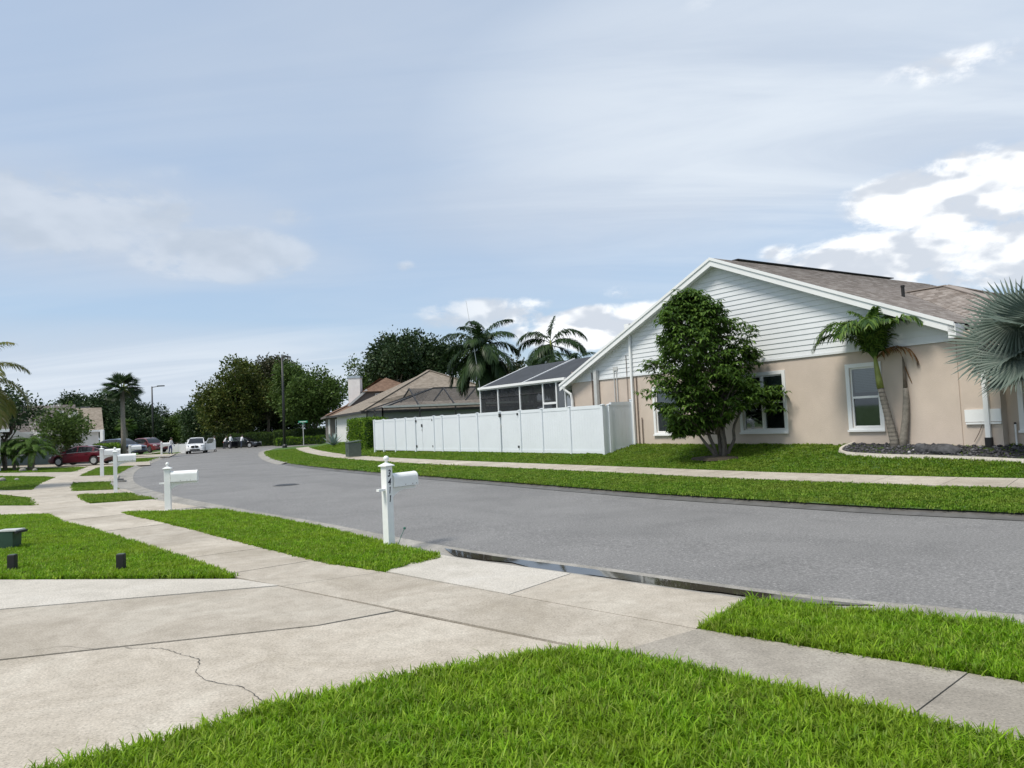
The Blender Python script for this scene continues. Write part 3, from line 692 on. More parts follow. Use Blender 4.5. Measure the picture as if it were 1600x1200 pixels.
isl([(-26.4, 44.4), (-32.4, 47.2), (-44, 55.2), (-46, 57.5), (-33, 53.0), (-30.0, 51.8)] + [tuple(p) for p in seg(SH, (-29.6, 51.2), (-27, 45.5))], 'lawn grass in front of the pygmy date palms', 14, 'vfar', 40)
# far verge and yards
def fgrass(d0, d1, p, q, kind, dens, label, seed):
    i, j = sorted((idx(FE, p), idx(FE, q)))
    poly = np.vstack([offset(FE, -d0)[i:j+1], offset(FE, -d1)[i:j+1][::-1]])
    grass('grass', sheet_mesh('grass', poly, far_z, .8, lift=-.012), kind, dens, label, .75, 1.2, seed)
fgrass(.02, 2.72, (16, 3.2), (-3.6, 26.9), 'far', 210, 'thin yellowish verge grass strip along the dark gutter across the road', 20)
fgrass(.02, 2.72, (-3.7, 27), (-24.0, 72), 'vfar', 45, 'verge grass strip curving along the pale curb toward the lamp post', 21)
fgrass(4.05, 8.0, (16, 3.2), (-2.2, 24.8), 'far', 170, 'mown lawn grass sloping up to the peach stucco house', 22)
fgrass(4.05, 6.0, (-.2, 21.9), (-10.7, 38.2), 'far', 130, 'lawn grass along the foot of the white vinyl fence', 23)
fgrass(4.05, 9.0, (-10.8, 38.3), (-23, 68.5), 'vfar', 40, 'lawn grass around the clipped hedge and grey utility cabinet', 24)

# ------------------------------------------------------------------ buildings: helpers
def roof_courses(name, e0, e1, r1, r0, mat, parent, exp=.145, thick=.012, label=None):
    """stepped shingle courses on the plane eave e0-e1, ridge r0-r1 (one joined part)"""
    e0, e1, r0, r1 = [np.array(p, float) for p in (e0, e1, r0, r1)]
    n_ = np.cross(e1-e0, (r0+r1)/2-(e0+e1)/2); n_ /= np.linalg.norm(n_)
    if n_[2] < 0: n_ = -n_
    L = np.linalg.norm((r0+r1)/2-(e0+e1)/2); up = None
    ax = (e1-e0)/np.linalg.norm(e1-e0); sl = np.cross(n_, ax)
    H = abs(np.dot(r0-e0, sl)) if np.linalg.norm(r0-e0) > 0 else L
    rows = max(2, int(H/exp)); V = []; F = []; UV = []
    for i in range(rows):
        t0, t1 = i/rows, (i+1)/rows
        a, b = e0+(r0-e0)*t0, e1+(r1-e1)*t0; c, d = e1+(r1-e1)*t1, e0+(r0-e0)*t1
        k = len(V)
        V += [a, b, a+n_*thick, b+n_*thick, c+n_*.001, d+n_*.001]
        F += [(k, k+1, k+3, k+2), (k+2, k+3, k+4, k+5)]
        for q in (a, b, a, b, c, d): UV.append((np.dot(q-e0, ax), np.dot(q-e0, sl)))
    me = bpy.data.meshes.new(name); me.from_pydata([tuple(v) for v in V], [], F); me.update()
    uvl = me.uv_layers.new(name='UVMap')
    for lp in me.loops: uvl.data[lp.index].uv = UV[lp.vertex_index]
    o = link(name, me, mat, parent); o['kind'] = 'stuff'
    return o
def wall_open(x0, x1, z0, z1, ops, y=0., depth=.14):
    """front wall in the XZ plane at y with openings and reveals; faces look to -y"""
    xs = sorted({x0, x1, *[v for a in ops for v in a[:2]]}); zs = sorted({z0, z1, *[v for a in ops for v in a[2:]]})
    mb = MB()
    for xa, xb in zip(xs[:-1], xs[1:]):
        for za, zb in zip(zs[:-1], zs[1:]):
            cx, cz = (xa+xb)/2, (za+zb)/2
            if any(o[0] < cx < o[1] and o[2] < cz < o[3] for o in ops): continue
            mb.quad((xa, y, za), (xb, y, za), (xb, y, zb), (xa, y, zb))
    for a, b, c, d in ops:
        y2 = y+depth
        mb.quad((a, y, c), (a, y2, c), (b, y2, c), (b, y, c)); mb.quad((a, y, d), (b, y, d), (b, y2, d), (a, y2, d))
        mb.quad((a, y, c), (a, y, d), (a, y2, d), (a, y2, c)); mb.quad((b, y, c), (b, y2, c), (b, y2, d), (b, y, d))
    return mb
def window(parent, x0, x1, z0, z1, y=0., sashes=1, trim=.11, blind=.5, sill=True, name='window'):
    """opening x0..x1, z0..z1 in the wall at y (outside is -y)"""
    w = bpy.data.objects.new(name, None); COL.objects.link(w); w.parent = parent; w.location = ((x0+x1)/2, y, z0)
    W, H = x1-x0, z1-z0; hw = W/2
    mb = MB()
    mb.box(-hw-trim, -hw, -.035, .003, -trim, H+trim).box(hw, hw+trim, -.035, .003, -trim, H+trim)
    mb.box(-hw, hw, -.034, .003, H, H+trim)
    mb.box(-hw, hw, -.036, .003, -trim, 0)
    mb.build('trim', 'trim', w)
    if sill: MB().box(-hw-trim-.02, hw+trim+.02, -.07, -.036, -trim-.01, -trim+.045).build('sill', 'trim', w)
    step = W/sashes
    for i in range(sashes):
        a, b = -hw+i*step, -hw+(i+1)*step
        f = MB(); t = .045
        f.box(a, a+t, .03, .085, 0, H).box(b-t, b, .03, .085, 0, H).box(a+t, b-t, .03, .085, 0, t).box(a+t, b-t, .03, .085, H-t, H)
        f.box(a+t, b-t, .025, .08, H*.5-.03, H*.5+.03)
        if i: f.box(a-.04, a+.04, -.01, .09, .001, H-.001)
        f.build('frame', 'trim', w)
        for (za, zb, yy) in ((t, H*.5-.03, .062), (H*.5+.03, H-t, .048)):
            MB().quad((a+t, yy, za), (b-t, yy, za), (b-t, yy, zb), (a+t, yy, zb)).build('pane', 'glass', w)
        bl = MB(); nb = int(H*blind/.045)
        for j in range(nb): bl.box(a+t, b-t, .12, .124, H-.02-(j+1)*.045, H-.024-j*.045)
        if nb: bl.build('blind', 'blind', w)
        MB().quad((a+.02, .135, .02), (b-.02, .135, .02), (b-.02, .135, H-.02), (a+.02, .135, H-.02)).build('curtain', 'curtain', w)
    return w

# ------------------------------------------------------------------ the peach house with the lap-sided gable
HR = math.atan2(-.8337, .5522)
house = thing('stucco_house', 'peach stucco house with white lap-sided gable and brown shingle roof', 'house', (7.6, 23.5, .75), HR)
XL, XR, XA, HB = -9.2, 6.23, -1.07, 2.57      # wall ends, apex, siding line (local, z from the slab)
SLP = .425; ZA = 6.12                        # roof slope, apex height at the outside of the shingles
def rz(x): return ZA - SLP*abs(x-XA)
W1 = (-4.32, -3.1, .38, 1.95); W2 = (-.40, 1.16, .40, 2.10); W3 = (3.36, 4.18, .42, 2.08)
ops = [W1, W2, W3]
wall_open(XL, XR, -.25, HB, ops).build('wall', 'stucco', house)
window(house, *W1, sashes=1, blind=.45); window(house, *W2, sashes=2, blind=.32); window(house, *W3, sashes=1, blind=.42)
# gable lap siding: one board per course
nb = 0; z = HB
board_h = .158
while z < ZA-.35:
    zt = z+board_h+.012
    a = max(XL, XA-(ZA-.16-z)/SLP); b = min(XR, XA+(ZA-.16-z)/SLP)
    a2 = max(XL, XA-(ZA-.16-zt)/SLP); b2 = min(XR, XA+(ZA-.16-zt)/SLP)
    if b2-a2 < .1: break
    yb, yt = -.030, -.010
    MB().add([(a, yb, z), (b, yb, z), (b2, yt, zt), (a2, yt, zt), (a, .02, z), (b, .02, z), (b2, .02, zt), (a2, .02, zt)],
             [(0, 1, 2, 3), (4, 5, 1, 0), (3, 2, 6, 7), (0, 3, 7, 4), (1, 5, 6, 2)]).build('siding_board', 'siding', house)
    z += board_h
MB().box(XL, XR, -.04, -.031, HB-.05, HB+.012).build('siding_starter', 'siding', house)
# other walls
MB().quad((XL, 0, -.25), (XL, 13, -.25), (XL, 13, 3.0), (XL, 0, 3.0)).build('side_wall', 'stucco', house)
MB().quad((XL, 13, -.25), (7.1, 13, -.25), (7.1, 13, 3.0), (XL, 13, 3.0)).build('rear_wall', 'stucco', house)
MB().quad((XL, 13, 3.0), (7.1, 13, 3.0), (XA, 13, ZA-.2), (XA, 13, ZA-.2)).build('rear_gable', 'siding', house)
# little return wall beyond the gable, then the wing
MB().quad((XR, .025, -.25), (7.13, .025, -.25), (7.13, .025, 2.75), (XR, .025, 2.75)).quad((7.13, .025, -.25), (7.13, .3, -.25), (7.13, .3, 2.75), (7.13, .025, 2.75)).quad((XR, 0, -.25), (XR, .025, -.25), (XR, .025, HB), (XR, 0, HB)).build('corner_wall', 'stucco', house)
W4 = (7.50, 8.45, .33, 1.95)
wall_open(7.13, 8.7, -.25, 2.5, [W4], y=.3).build('wing_wall', 'stucco', house)
MB().quad((8.7, .3, -.25), (8.7, 10.7, -.25), (8.7, 10.7, 2.5), (8.7, .3, 2.5)).quad((8.7, 10.7, -.25), (7.1, 13, -.25), (7.1, 13, 2.5), (8.7, 10.7, 2.5)).build('wing_side_wall', 'stucco', house)
window(house, *W4, y=.3, sashes=1, blind=.3)
# roofs
EX = 7.5
rm = tag(MB().add([(XA, -.32, ZA-.05), (6.42, -.32, rz(6.42)-.05), (6.42, 13.3, rz(6.42)-.05), (XA, 13.3, ZA-.05), (XL-.42, -.32, rz(XL-.42)-.05), (XL-.42, 13.3, rz(XL-.42)-.05), (6.42, .12, rz(6.42)-.05), (EX, .12, rz(EX)-.05), (EX, 13.3, rz(EX)-.05)],
        [(0, 1, 6, 2, 3), (4, 0, 3, 5), (6, 7, 8, 2)]).build('roof', 'trim', house))
roof_courses('shingle_course', (6.42, -.3, rz(6.42)), (6.42, 13.3, rz(6.42)), (XA, 13.3, ZA), (XA, -.3, ZA), 'shingle', rm)
roof_courses('shingle_course', (EX, .12, rz(EX)), (EX, 13.3, rz(EX)), (6.42, 13.3, rz(6.42)), (6.42, .12, rz(6.42)), 'shingle', rm)
roof_courses('shingle_course', (XL-.42, 13.3, rz(XL-.42)), (XL-.42, -.3, rz(XL-.42)), (XA, -.3, ZA), (XA, 13.3, ZA), 'shingle', rm)
MB().obox((XA, 5.7, ZA+.035), (.26, 9.6, .03), Matrix.Identity(3)).build('ridge_vent', 'black_plastic', rm)
MB().tube([(3.2, 3.4, rz(3.2)-.05), (3.2, 3.4, rz(3.2)+.32)], .05, 10).tube([(3.2, 3.4, rz(3.2)+.3), (3.2, 3.4, rz(3.2)+.36)], .062, 10).build('vent_pipe', 'black_plastic', rm)
MB().tube([(-7.3, 5.2, rz(-7.3)-.1), (-7.3, 5.2, rz(-7.3)+.35)], .04, 8).build('vent_pipe', 'black_plastic', rm)
def rake(x0, x1):
    for (dz0, dz1, y0, y1, nm) in ((-.27, -.015, -.345, -.315, 'rake_board'), (-.085, .012, -.375, -.346, 'rake_trim')):
        z0, z1 = rz(x0), rz(x1)
        MB().add([(x0, y0, z0+dz0), (x1, y0, z1+dz0), (x1, y0, z1+dz1), (x0, y0, z0+dz1), (x0, y1, z0+dz0), (x1, y1, z1+dz0), (x1, y1, z1+dz1), (x0, y1, z0+dz1)],
                 [(0, 1, 2, 3), (5, 4, 7, 6), (4, 5, 1, 0), (3, 2, 6, 7), (4, 0, 3, 7), (1, 5, 6, 2)]).build(nm, 'trim', rm, fixn=True)
    z0, z1 = rz(x0), rz(x1)
    MB().add([(x0, -.315, z0-.2), (x1, -.315, z1-.2), (x1, .0, z1-.2), (x0, .0, z0-.2)], [(0, 1, 2, 3)]).build('soffit', 'trim', rm)
rake(XL-.42, XA); rake(XA, 6.40)
MB().box(6.24, 6.42, -.345, .12, rz(6.42)-.36, rz(6.42)-.02).build('rake_return', 'trim', rm)
MB().box(EX-.03, EX+.0, .1, 13.3, rz(EX)-.2, rz(EX)-.012).build('fascia', 'trim', rm)
MB().box(6.43, EX-.03, .08, .11, rz(EX)-.22, rz(EX)-.02).build('fascia', 'trim', rm)
MB().box(XL-.45, XL-.42, -.3, 13.3, rz(XL-.42)-.22, rz(XL-.42)-.012).build('fascia', 'trim', rm)
# wing hip roof
WZ = 2.52; wr = tag(MB().box(7.5, 8.98, .0, .3, WZ-.17, WZ-.01).box(8.75, 9.0, .302, 11.0, WZ-.17, WZ-.012).build('wing_roof', 'trim', house))
yr, zr_ = 5.5, 4.72
hx = 3.5
rl = (1.6, yr, zr_)
roof_courses('shingle_course', (1.6, 0, WZ), (9.0, 0, WZ), (hx, yr, zr_), rl, 'shingle', wr, .15, .02)
roof_courses('shingle_course', (9.0, 0, WZ), (9.0, 11.0, WZ), (hx, yr, zr_), (hx, yr, zr_), 'shingle', wr, .15, .02)
roof_courses('shingle_course', (9.0, 11.0, WZ), (1.6, 11.0, WZ), rl, (hx, yr, zr_), 'shingle', wr, .15, .02)
MB().bar((hx, yr, zr_+.015), (8.98, .02, WZ+.02), .24, .03).bar((hx, yr, zr_+.015), (8.98, 10.98, WZ+.02), .24, .03).bar((1.9, yr, zr_+.02), (hx, yr, zr_+.02), .24, .03).build('hip_cap', 'shingle', wr)
# rear block with a higher ridge
rb = tag(MB().box(-1, 13, 13.05, 21, -.2, 2.6).build('rear_block', 'stucco', house))
zt = 5.75; yb0, yb1 = 12.4, 21.6; ym = 17.0
roof_courses('shingle_course', (-1.5, yb0, 2.9), (16, yb0, 2.9), (10.5, ym, zt), (3.0, ym, zt), 'shingle', rb)
roof_courses('shingle_course', (16, yb0, 2.9), (16, yb1, 2.9), (10.5, ym, zt), (10.5, ym, zt), 'shingle', rb)
roof_courses('shingle_course', (16, yb1, 2.9), (-1.5, yb1, 2.9), (3.0, ym, zt), (10.5, ym, zt), 'shingle', rb)
roof_courses('shingle_course', (-1.5, yb1, 2.9), (-1.5, yb0, 2.9), (3.0, ym, zt), (3.0, ym, zt), 'shingle', rb)
# pipes, spouts and conduits on the gable wall
def dspout(x, ztop, zbot, name='downspout', w=.085, y=-.09, mat='trim', elbow=None, par=house):
    pts = [(x, y, zbot), (x, y, ztop)]
    if elbow: pts += elbow
    mb = MB()
    for a, b in zip(pts[:-1], pts[1:]): mb.bar(a, b, w*.8, w)
    return mb.build(name, mat, par)
dspout(-5.42, 4.40, -.1)
MB().box(-5.56, -5.30, -.20, -.035, 4.36, 4.52).build('spout_head', 'trim', house)
dspout(-7.46, 2.92, -.1, 'vent_stack', .17, -.12, 'pipe_grey')
def conduit(x, z1, r=.017, mat='pipe_rust', z0=-.05, hook=0):
    pts = [(x, -.05, z0), (x, -.05, z1)]
    if hook: pts += [(x+hook*.5, -.05, z1+.06), (x+hook, -.05, z1)]
    MB().tube(pts, r, 6).build('conduit', mat, house)
conduit(-7.80, 2.85, .022); conduit(-6.45, 2.92, .02, 'pipe_grey'); conduit(-6.30, 2.92, .02, 'pipe_grey'); conduit(-5.72, 3.35, .012); conduit(-5.22, 2.5, .02); conduit(-5.02, .95, .018)
MB().box(-6.5, -6.25, -.06, -.03, 2.82, 2.97).build('junction_box', 'pipe_grey', house)
MB().tube([(-9.32, -.34, 2.42), (-9.32, -.30, 2.25), (-9.12, -.14, 2.05), (-9.10, -.10, 1.8), (-9.10, -.10, -.1)], .06, 8).build('downspout', 'trim', house)
MB().bar((6.84, -.045, .12), (6.84, -.045, 2.62), .075, .11).build('downspout', 'trim', house)
MB().bar((6.84, -.045, -.16), (6.84, -.045, .12), .11, .14).build('downspout_boot', 'black_plastic', house)
MB().box(6.32, 7.128, -.012, .024, .50, .80).build('patch_board', 'trim', house); MB().box(6.34, 7.128, -.03, .024, .44, .485).build('patch_ledge', 'trim', house)
MB().tube([(6.50, -.02, .02), (6.62, -.03, .22), (6.72, -.02, .45)], .008, 5).build('cable', 'pipe_rust', house)
MB().tube([(7.32, .22, -.15), (7.32, .22, .42)], .022, 8).build('standpipe', 'trim', house); MB().tube([(7.32, .22, .42), (7.32, .22, .46)], .028, 8).build('standpipe_cap', 'black_plastic', house)
# added near-black sheet, unseen, so that the rooms are not lit through the roof
MB().box(XL+.05, 7.0, .6, .62, -.2, 2.9).build('light_stop', 'room', house)

# low rear roof seen behind the left rake
nb_ = thing('rear_annex', 'low brown shingled annex roof peeping above the screen room', 'building', (7.6, 23.5, .75), HR)
MB().box(-11.5, -9.7, 13.4, 21, -.2, 3.0).build('wall', 'stucco', nb_)
roof_courses('roof', (-12.2, 21, 3.0), (-12.2, 13.2, 3.0), (-5.5, 13.4, 5.85), (-5.5, 21, 5.85), 'shingle', nb_)
MB().tube([(-9.0, 14.2, 4.2), (-9.0, 14.2, 4.75)], .04, 8).build('vent_pipe', 'black_plastic', nb_)

# ------------------------------------------------------------------ screen room beside the house
scr = thing('screen_room', 'white framed screen room with dark mesh roof beside the stucco house', 'screen room', (7.6, 23.5, .75), HR)
x0, x1, zt = -16.7, -9.66, 2.69
def smember(a, b, w=.07, mat='trim', nm='frame_bar', par=scr): return MB().bar(a, b, w, w).build(nm, mat, par)
posts = [x0, -15.02, -13.12, -11.28, -10.28, x1]
for x in posts: smember((x, 0, -.3), (x, 0, zt-.04), nm='post')
smember((x0-.05, 0, zt), (x1+.1, 0, zt), .11, nm='header')
MB().box(x0, x1+.15, -.16, -.06, zt+.0, zt+.11).build('gutter', 'trim', scr)
for xa, xb in zip(posts[:-1], posts[1:]):
    MB().quad((xa+.035, .01, -.3), (xb-.035, .01, -.3), (xb-.035, .01, zt-.05), (xa+.035, .01, zt-.05)).build('mesh_panel', 'screen', scr)
smember((-11.28, 0, 1.75), (-10.28, 0, 1.75), .09, nm='door_rail'); smember((-11.24, -.01, .6), (-10.32, -.01, .6), .06, nm='door_rail')
smember((x0, 0, 2.25), (-11.3, 0, 2.25), .035, 'bronze')
yb, zb = 3.4, 3.95
MB().quad((x0-.1, -.02, zt+.06), (x1+.1, -.02, zt+.06), (x1+.2, yb, zb), (x0-.6, yb, zb)).build('roof_mesh', 'screen_roof', scr)
MB().quad((x0-.6, yb, zb), (x1+.2, yb, zb), (x1+.2, 7, zb+.35), (x0-.6, 7, zb+.35)).build('roof_mesh', 'screen_roof', scr)
MB().quad((x0, 0, -.3), (x0, 7, -.3), (x0-.5, 7, zb), (x0-.1, 0, zt)).build('side_mesh', 'screen', scr)
smember((x0-.1, 0, zt+.06), (x0-.6, yb, zb), .07, nm='rafter'); smember((-13.0, 0, zt+.07), (-13.2, yb, zb+.02), .07, nm='rafter')
for k, x in enumerate((-15.6, -13.9, -12.1)):
    MB().box(x-.06, x+.06, 6.2, 6.32, -.3, 3.6).build('inner_post', 'bronze', scr)
MB().quad((x0, 6.8, -.3), (x1, 6.8, -.3), (x1, 6.8, 2.6), (x0, 6.8, 2.6)).build('back_wall', 'grey_wall', scr)
MB().box(x0, x1, .05, 6.8, -.32, -.22).build('floor_slab', 'concrete', scr)

# ------------------------------------------------------------------ white vinyl fence
fen = thing('vinyl_fence', 'tall white vinyl privacy fence with two gates beside the stucco house', 'fence', (3.29, 27.28, .40), HR)
fx = [-21.3, -19.95, -18.27, -16.9, -15.65, -13.47, -12.55, -10.8, -9.03, -7.05, -5.44, -3.83, -1.97, 0.0]
FH = 1.86
def fpost(x, y, h=FH):
    h = h-.035; p = MB().box(x-.063, x+.063, y-.063, y+.063, -.25, h).build('post', 'vinyl', fen)
    MB().add([(x-.078, y-.078, h), (x+.078, y-.078, h), (x+.078, y+.078, h), (x-.078, y+.078, h), (x-.078, y-.078, h+.025), (x+.078, y-.078, h+.025), (x+.078, y+.078, h+.025), (x-.078, y+.078, h+.025), (x, y, h+.05)],
             [(0, 1, 5, 4), (1, 2, 6, 5), (2, 3, 7, 6), (3, 0, 4, 7), (4, 5, 8), (5, 6, 8), (6, 7, 8), (7, 4, 8), (3, 2, 1, 0)]).build('cap', 'vinyl', p)
def fpanel(ax, ay, bx, by, nm='panel', z0=.03, z1=FH-.055, sag=0):
    a, b = Vector((ax, ay, 0)), Vector((bx, by, 0)); d = (b-a).normalized(); nrm_ = Vector((d.y, -d.x, 0))
    L = (b-a).length; q = Matrix((d, -nrm_, Vector((0, 0, 1)))).transposed()
    pan = MB()
    n_b = max(3, int(L/.155)); wbd = L/n_b
    for i in range(n_b):
        pan.obox(a+d*(wbd*(i+.5))+Vector((0, 0, (z0+z1)/2)), (wbd-.0025, .022, z1-z0-.1), q)
    pan.obox(a+d*(L/2)+Vector((0, 0, (z0+z1)/2)), (L, .012, z1-z0-.1), q)
    o = pan.build(nm, 'vinyl', fen)
    for zz_ in (z0+.07, z1-.03): MB().obox(a+d*(L/2)+Vector((0, 0, zz_)), (L, .045, .13), q).build('rail', 'vinyl', o)
    return o
for x in fx: fpost(x, 0)
gates = {(-15.65, -13.47), (-7.05, -5.44)}
for a, b in zip(fx[:-1], fx[1:]):
    if (a, b) == (-15.65, -13.47):
        c = -14.82
        for (g0_, g1_, hx_) in ((a+.09, c-.012, a+.11), (c+.012, b-.09, b-.11)):
            gt = fpanel(g0_, 0, g1_, 0, 'gate')
            for zz_ in (.28, FH-.22): MB().box(hx_-.07, hx_+.07, -.055, -.030, zz_-.05, zz_+.05).build('hinge', 'black_metal', gt)
        MB().box(c-.06, c+.05, -.06, -.03, 1.30, 1.46).build('latch', 'black_metal', gt); MB().box(c-.02, c+.02, -.06, -.03, 1.08, 1.2).build('handle', 'pipe_grey', gt)
    elif (a, b) == (-7.05, -5.44):
        gt = fpanel(a+.10, 0, b-.09, 0, 'gate')
        for zz_ in (.28, FH-.18): MB().box(b-.18, b-.05, -.075, -.030, zz_-.05, zz_+.05).build('hinge', 'black_metal', gt)
        MB().box(a+.0, a+.12, -.09, -.03, FH-.26, FH-.10).build('latch', 'black_metal', gt); MB().box(a+.06, a+.10, -.06, -.03, 1.12, 1.27).build('handle', 'pipe_grey', gt)
    else: fpanel(a+.065, 0, b-.065, 0)
# return to the house wall, rising with the ground
fpost(.02, .30)
MB().box(.0, .04, .06, .24, .0, FH-.06).build('filler_board', 'vinyl', fen)
fpanel(.02, .36, .02, 1.42, z0=.10, z1=FH+.03)
p = MB().box(-.043, .083, 1.38, 1.506-.02, .0, FH+.12).build('post', 'vinyl', fen)
MB().box(-.055, .095, 1.365, 1.486, FH+.12, FH+.15).build('cap', 'vinyl', p)
fpanel(-21.3, .07, -21.3, 5.0)

# ------------------------------------------------------------------ planting bed with dark stones, boulder, edging
bed_out = spline([(9.55, 20.75), (9.1, 20.55), (8.84, 20.2), (8.86, 19.8), (9.05, 19.4), (9.5, 18.65), (9.98, 18.0), (10.6, 17.0), (11.1, 16.2), (12.2, 14.6), (13.6, 12.6), (15, 10.6)], .22)
wl0 = np.array([7.6, 23.5]); e1_ = np.array([.5522, -.8337]); en_ = np.array([.8337, .5522])
bed_poly = np.vstack([bed_out, [(17, 11.5), (14.6, 15.2)], [wl0+e1_*7.2+en_*.05], [wl0+e1_*3.3-en_*.02]])
struct('planting_bed', sheet_mesh('planting_bed', bed_poly, far_z, .6, lift=.035), 'lava')
cm_ = thing('bed_edging', 'pale concrete edging curving round the dark stone planting bed', 'edging', (0, 0, 0))
for i in range(0, len(bed_out)-4, 4):
    a = bed_out[i:i+5]; w_ = .075
    L_, R_ = offset(a, w_), offset(a, -w_); z_ = far_z(a)
    V = [(p[0], p[1], zz_-.04) for p, zz_ in zip(L_, z_)] + [(p[0], p[1], zz_+.075) for p, zz_ in zip(L_*.75+R_*.25, z_)] + [(p[0], p[1], zz_+.075) for p, zz_ in zip(L_*.25+R_*.75, z_)] + [(p[0], p[1], zz_-.04) for p, zz_ in zip(R_, z_)]
    n_ = 5; F = [(k*n_+j, k*n_+j+1, (k+1)*n_+j+1, (k+1)*n_+j) for k in range(3) for j in range(n_-1)]
    F += [(0, n_, 2*n_, 3*n_), (n_-1, 4*n_-1, 3*n_-1, 2*n_-1)]
    MB().add(V, F).build('edging_block', 'concrete_new', cm_, fixn=True)
_ic = bmesh.new(); bmesh.ops.create_icosphere(_ic, subdivisions=1, radius=1); _iv = np.array([v.co[:] for v in _ic.verts]); _if = np.array([[v.index for v in f.verts] for f in _ic.faces]); _ic.free()
lo, hi = bed_poly.min(0), bed_poly.max(0)
pts = rng.uniform(lo, hi, (9000, 2)); pts = pts[inside(bed_poly, pts)][:3600]; zz_ = far_z(pts)+.045
V = []; F = []
for i, (p, z0_) in enumerate(zip(pts, zz_)):
    s_ = rng.uniform(.022, .06)*np.array([1, rng.uniform(.7, 1.2), rng.uniform(.5, .8)]); v = _iv*s_*(1+rng.normal(0, .16, (12, 1)))
    a = rng.uniform(0, 6.28); ca, sa = math.cos(a), math.sin(a)
    v = v @ np.array([[ca, sa, 0], [-sa, ca, 0], [0, 0, 1]]); V.append(v+[p[0], p[1], z0_]); F.append(_if+12*i)
lava_me = fast_mesh('bed_stones', np.vstack(V), np.vstack(F))
def stone_mat():
    m, t, b = newmat('bed_stone'); g_ = nd(t, 'ShaderNodeNewGeometry')
    t.links.new(ramp(t, g_.outputs['Random Per Island'], [(0, (.018, .018, .021)), (.6, (.04, .04, .046)), (.9, (.085, .085, .095)), (.985, (.12, .12, .13)), (1., (.5, .5, .5))]), b.inputs['Base Color'])
    b.inputs['Roughness'].default_value = .6; return m
M['bed_stone'] = stone_mat()
tag(link('bed_stones', lava_me, 'bed_stone'), 'dark grey lava stones filling the planting bed under the palms', 'stones', kind='stuff')
def boulder(loc, s, label, seed):
    bm = bmesh.new(); bmesh.ops.create_icosphere(bm, subdivisions=3, radius=1)
    r_ = np.random.default_rng(seed); ks = r_.normal(0, 1, (7, 3)); ph = r_.uniform(0, 6, 7)
    for v in bm.verts:
        d = sum(math.sin(float(np.dot(k_, v.co))*2.2+p_) for k_, p_ in zip(ks, ph))*.07
        v.co *= 1+d; v.co.z = max(v.co.z, -.45)
        v.co = Vector((v.co.x*s[0], v.co.y*s[1], v.co.z*s[2]))
    me = bpy.data.meshes.new('boulder'); bm.to_mesh(me); bm.free()
    o = link('boulder', me, 'rock'); o.location = loc; o.rotation_euler = (0, 0, HR); tag(o, label, 'rock')
b1 = wl0+e1_*5.55-en_*.62; boulder((b1[0], b1[1], fz1(*b1)+.06), (.22, .16, .16), 'small rounded dark boulder leaning on the longer slab boulder', 3)
b2 = wl0+e1_*6.1-en_*.62; boulder((b2[0], b2[1], fz1(*b2)+.07), (.42, .2, .16), 'long low grey boulder on the dark stone bed', 5)

# ------------------------------------------------------------------ vegetation helpers
def leaves(cent, dirs, length, width, up=None, bend=.0, rnd=None):
    """pointed leaves: cent (n,3) base, dirs (n,3) unit direction; returns V,F (two quads each)"""
    r_ = rnd or rng; n_ = len(cent)
    if up is None: up = r_.normal(0, 1, (n_, 3))
    side = np.cross(dirs, up); side /= np.linalg.norm(side, axis=1)[:, None]+1e-9
    nrm_ = np.cross(side, dirs)
    L = (length*r_.uniform(.65, 1.25, n_))[:, None]; Wd = (width*r_.uniform(.7, 1.25, n_))[:, None]
    p0 = cent; pm = cent+dirs*L*.5+nrm_*L*.06; p1 = cent+dirs*L
    if bend: p1 = p1-np.array([0, 0, 1.])*L*bend; pm = pm-np.array([0, 0, 1.])*L*bend*.25
    V = np.stack([p0, pm-side*Wd/2, p1, pm+side*Wd/2], 1).reshape(-1, 3)
    F = np.arange(4*n_).reshape(-1, 4)
    return V, F
def unit(a): return a/(np.linalg.norm(a, axis=1)[:, None]+1e-9)
def crown(lobes, per, leaf, width, shell=.55, droop=.15, rnd=rng, clump=.35, cn=10, squash=1.0):
    """lobes: (x,y,z,r) ; per: clumps per m2 of lobe surface"""
    C_ = []; D_ = []
    for (x, y, z_, r_) in lobes:
        n_ = max(6, int(per*r_*r_*4))
        d = unit(rnd.normal(0, 1, (n_, 3))); rad = r_*(shell+(1.08-shell)*rnd.random((n_, 1))**.6)
        C_.append(np.array([x, y, z_])+d*rad*[1, 1, squash]); D_.append(d)
    C_ = np.vstack(C_); D_ = np.vstack(D_)
    c2 = np.repeat(C_, cn, 0)+rnd.normal(0, clump*.5, (len(C_)*cn, 3)); d2 = unit(np.repeat(D_, cn, 0)*.7+rnd.normal(0, .8, (len(C_)*cn, 3))-[0, 0, droop])
    return leaves(c2, d2, leaf, width, rnd=rnd)
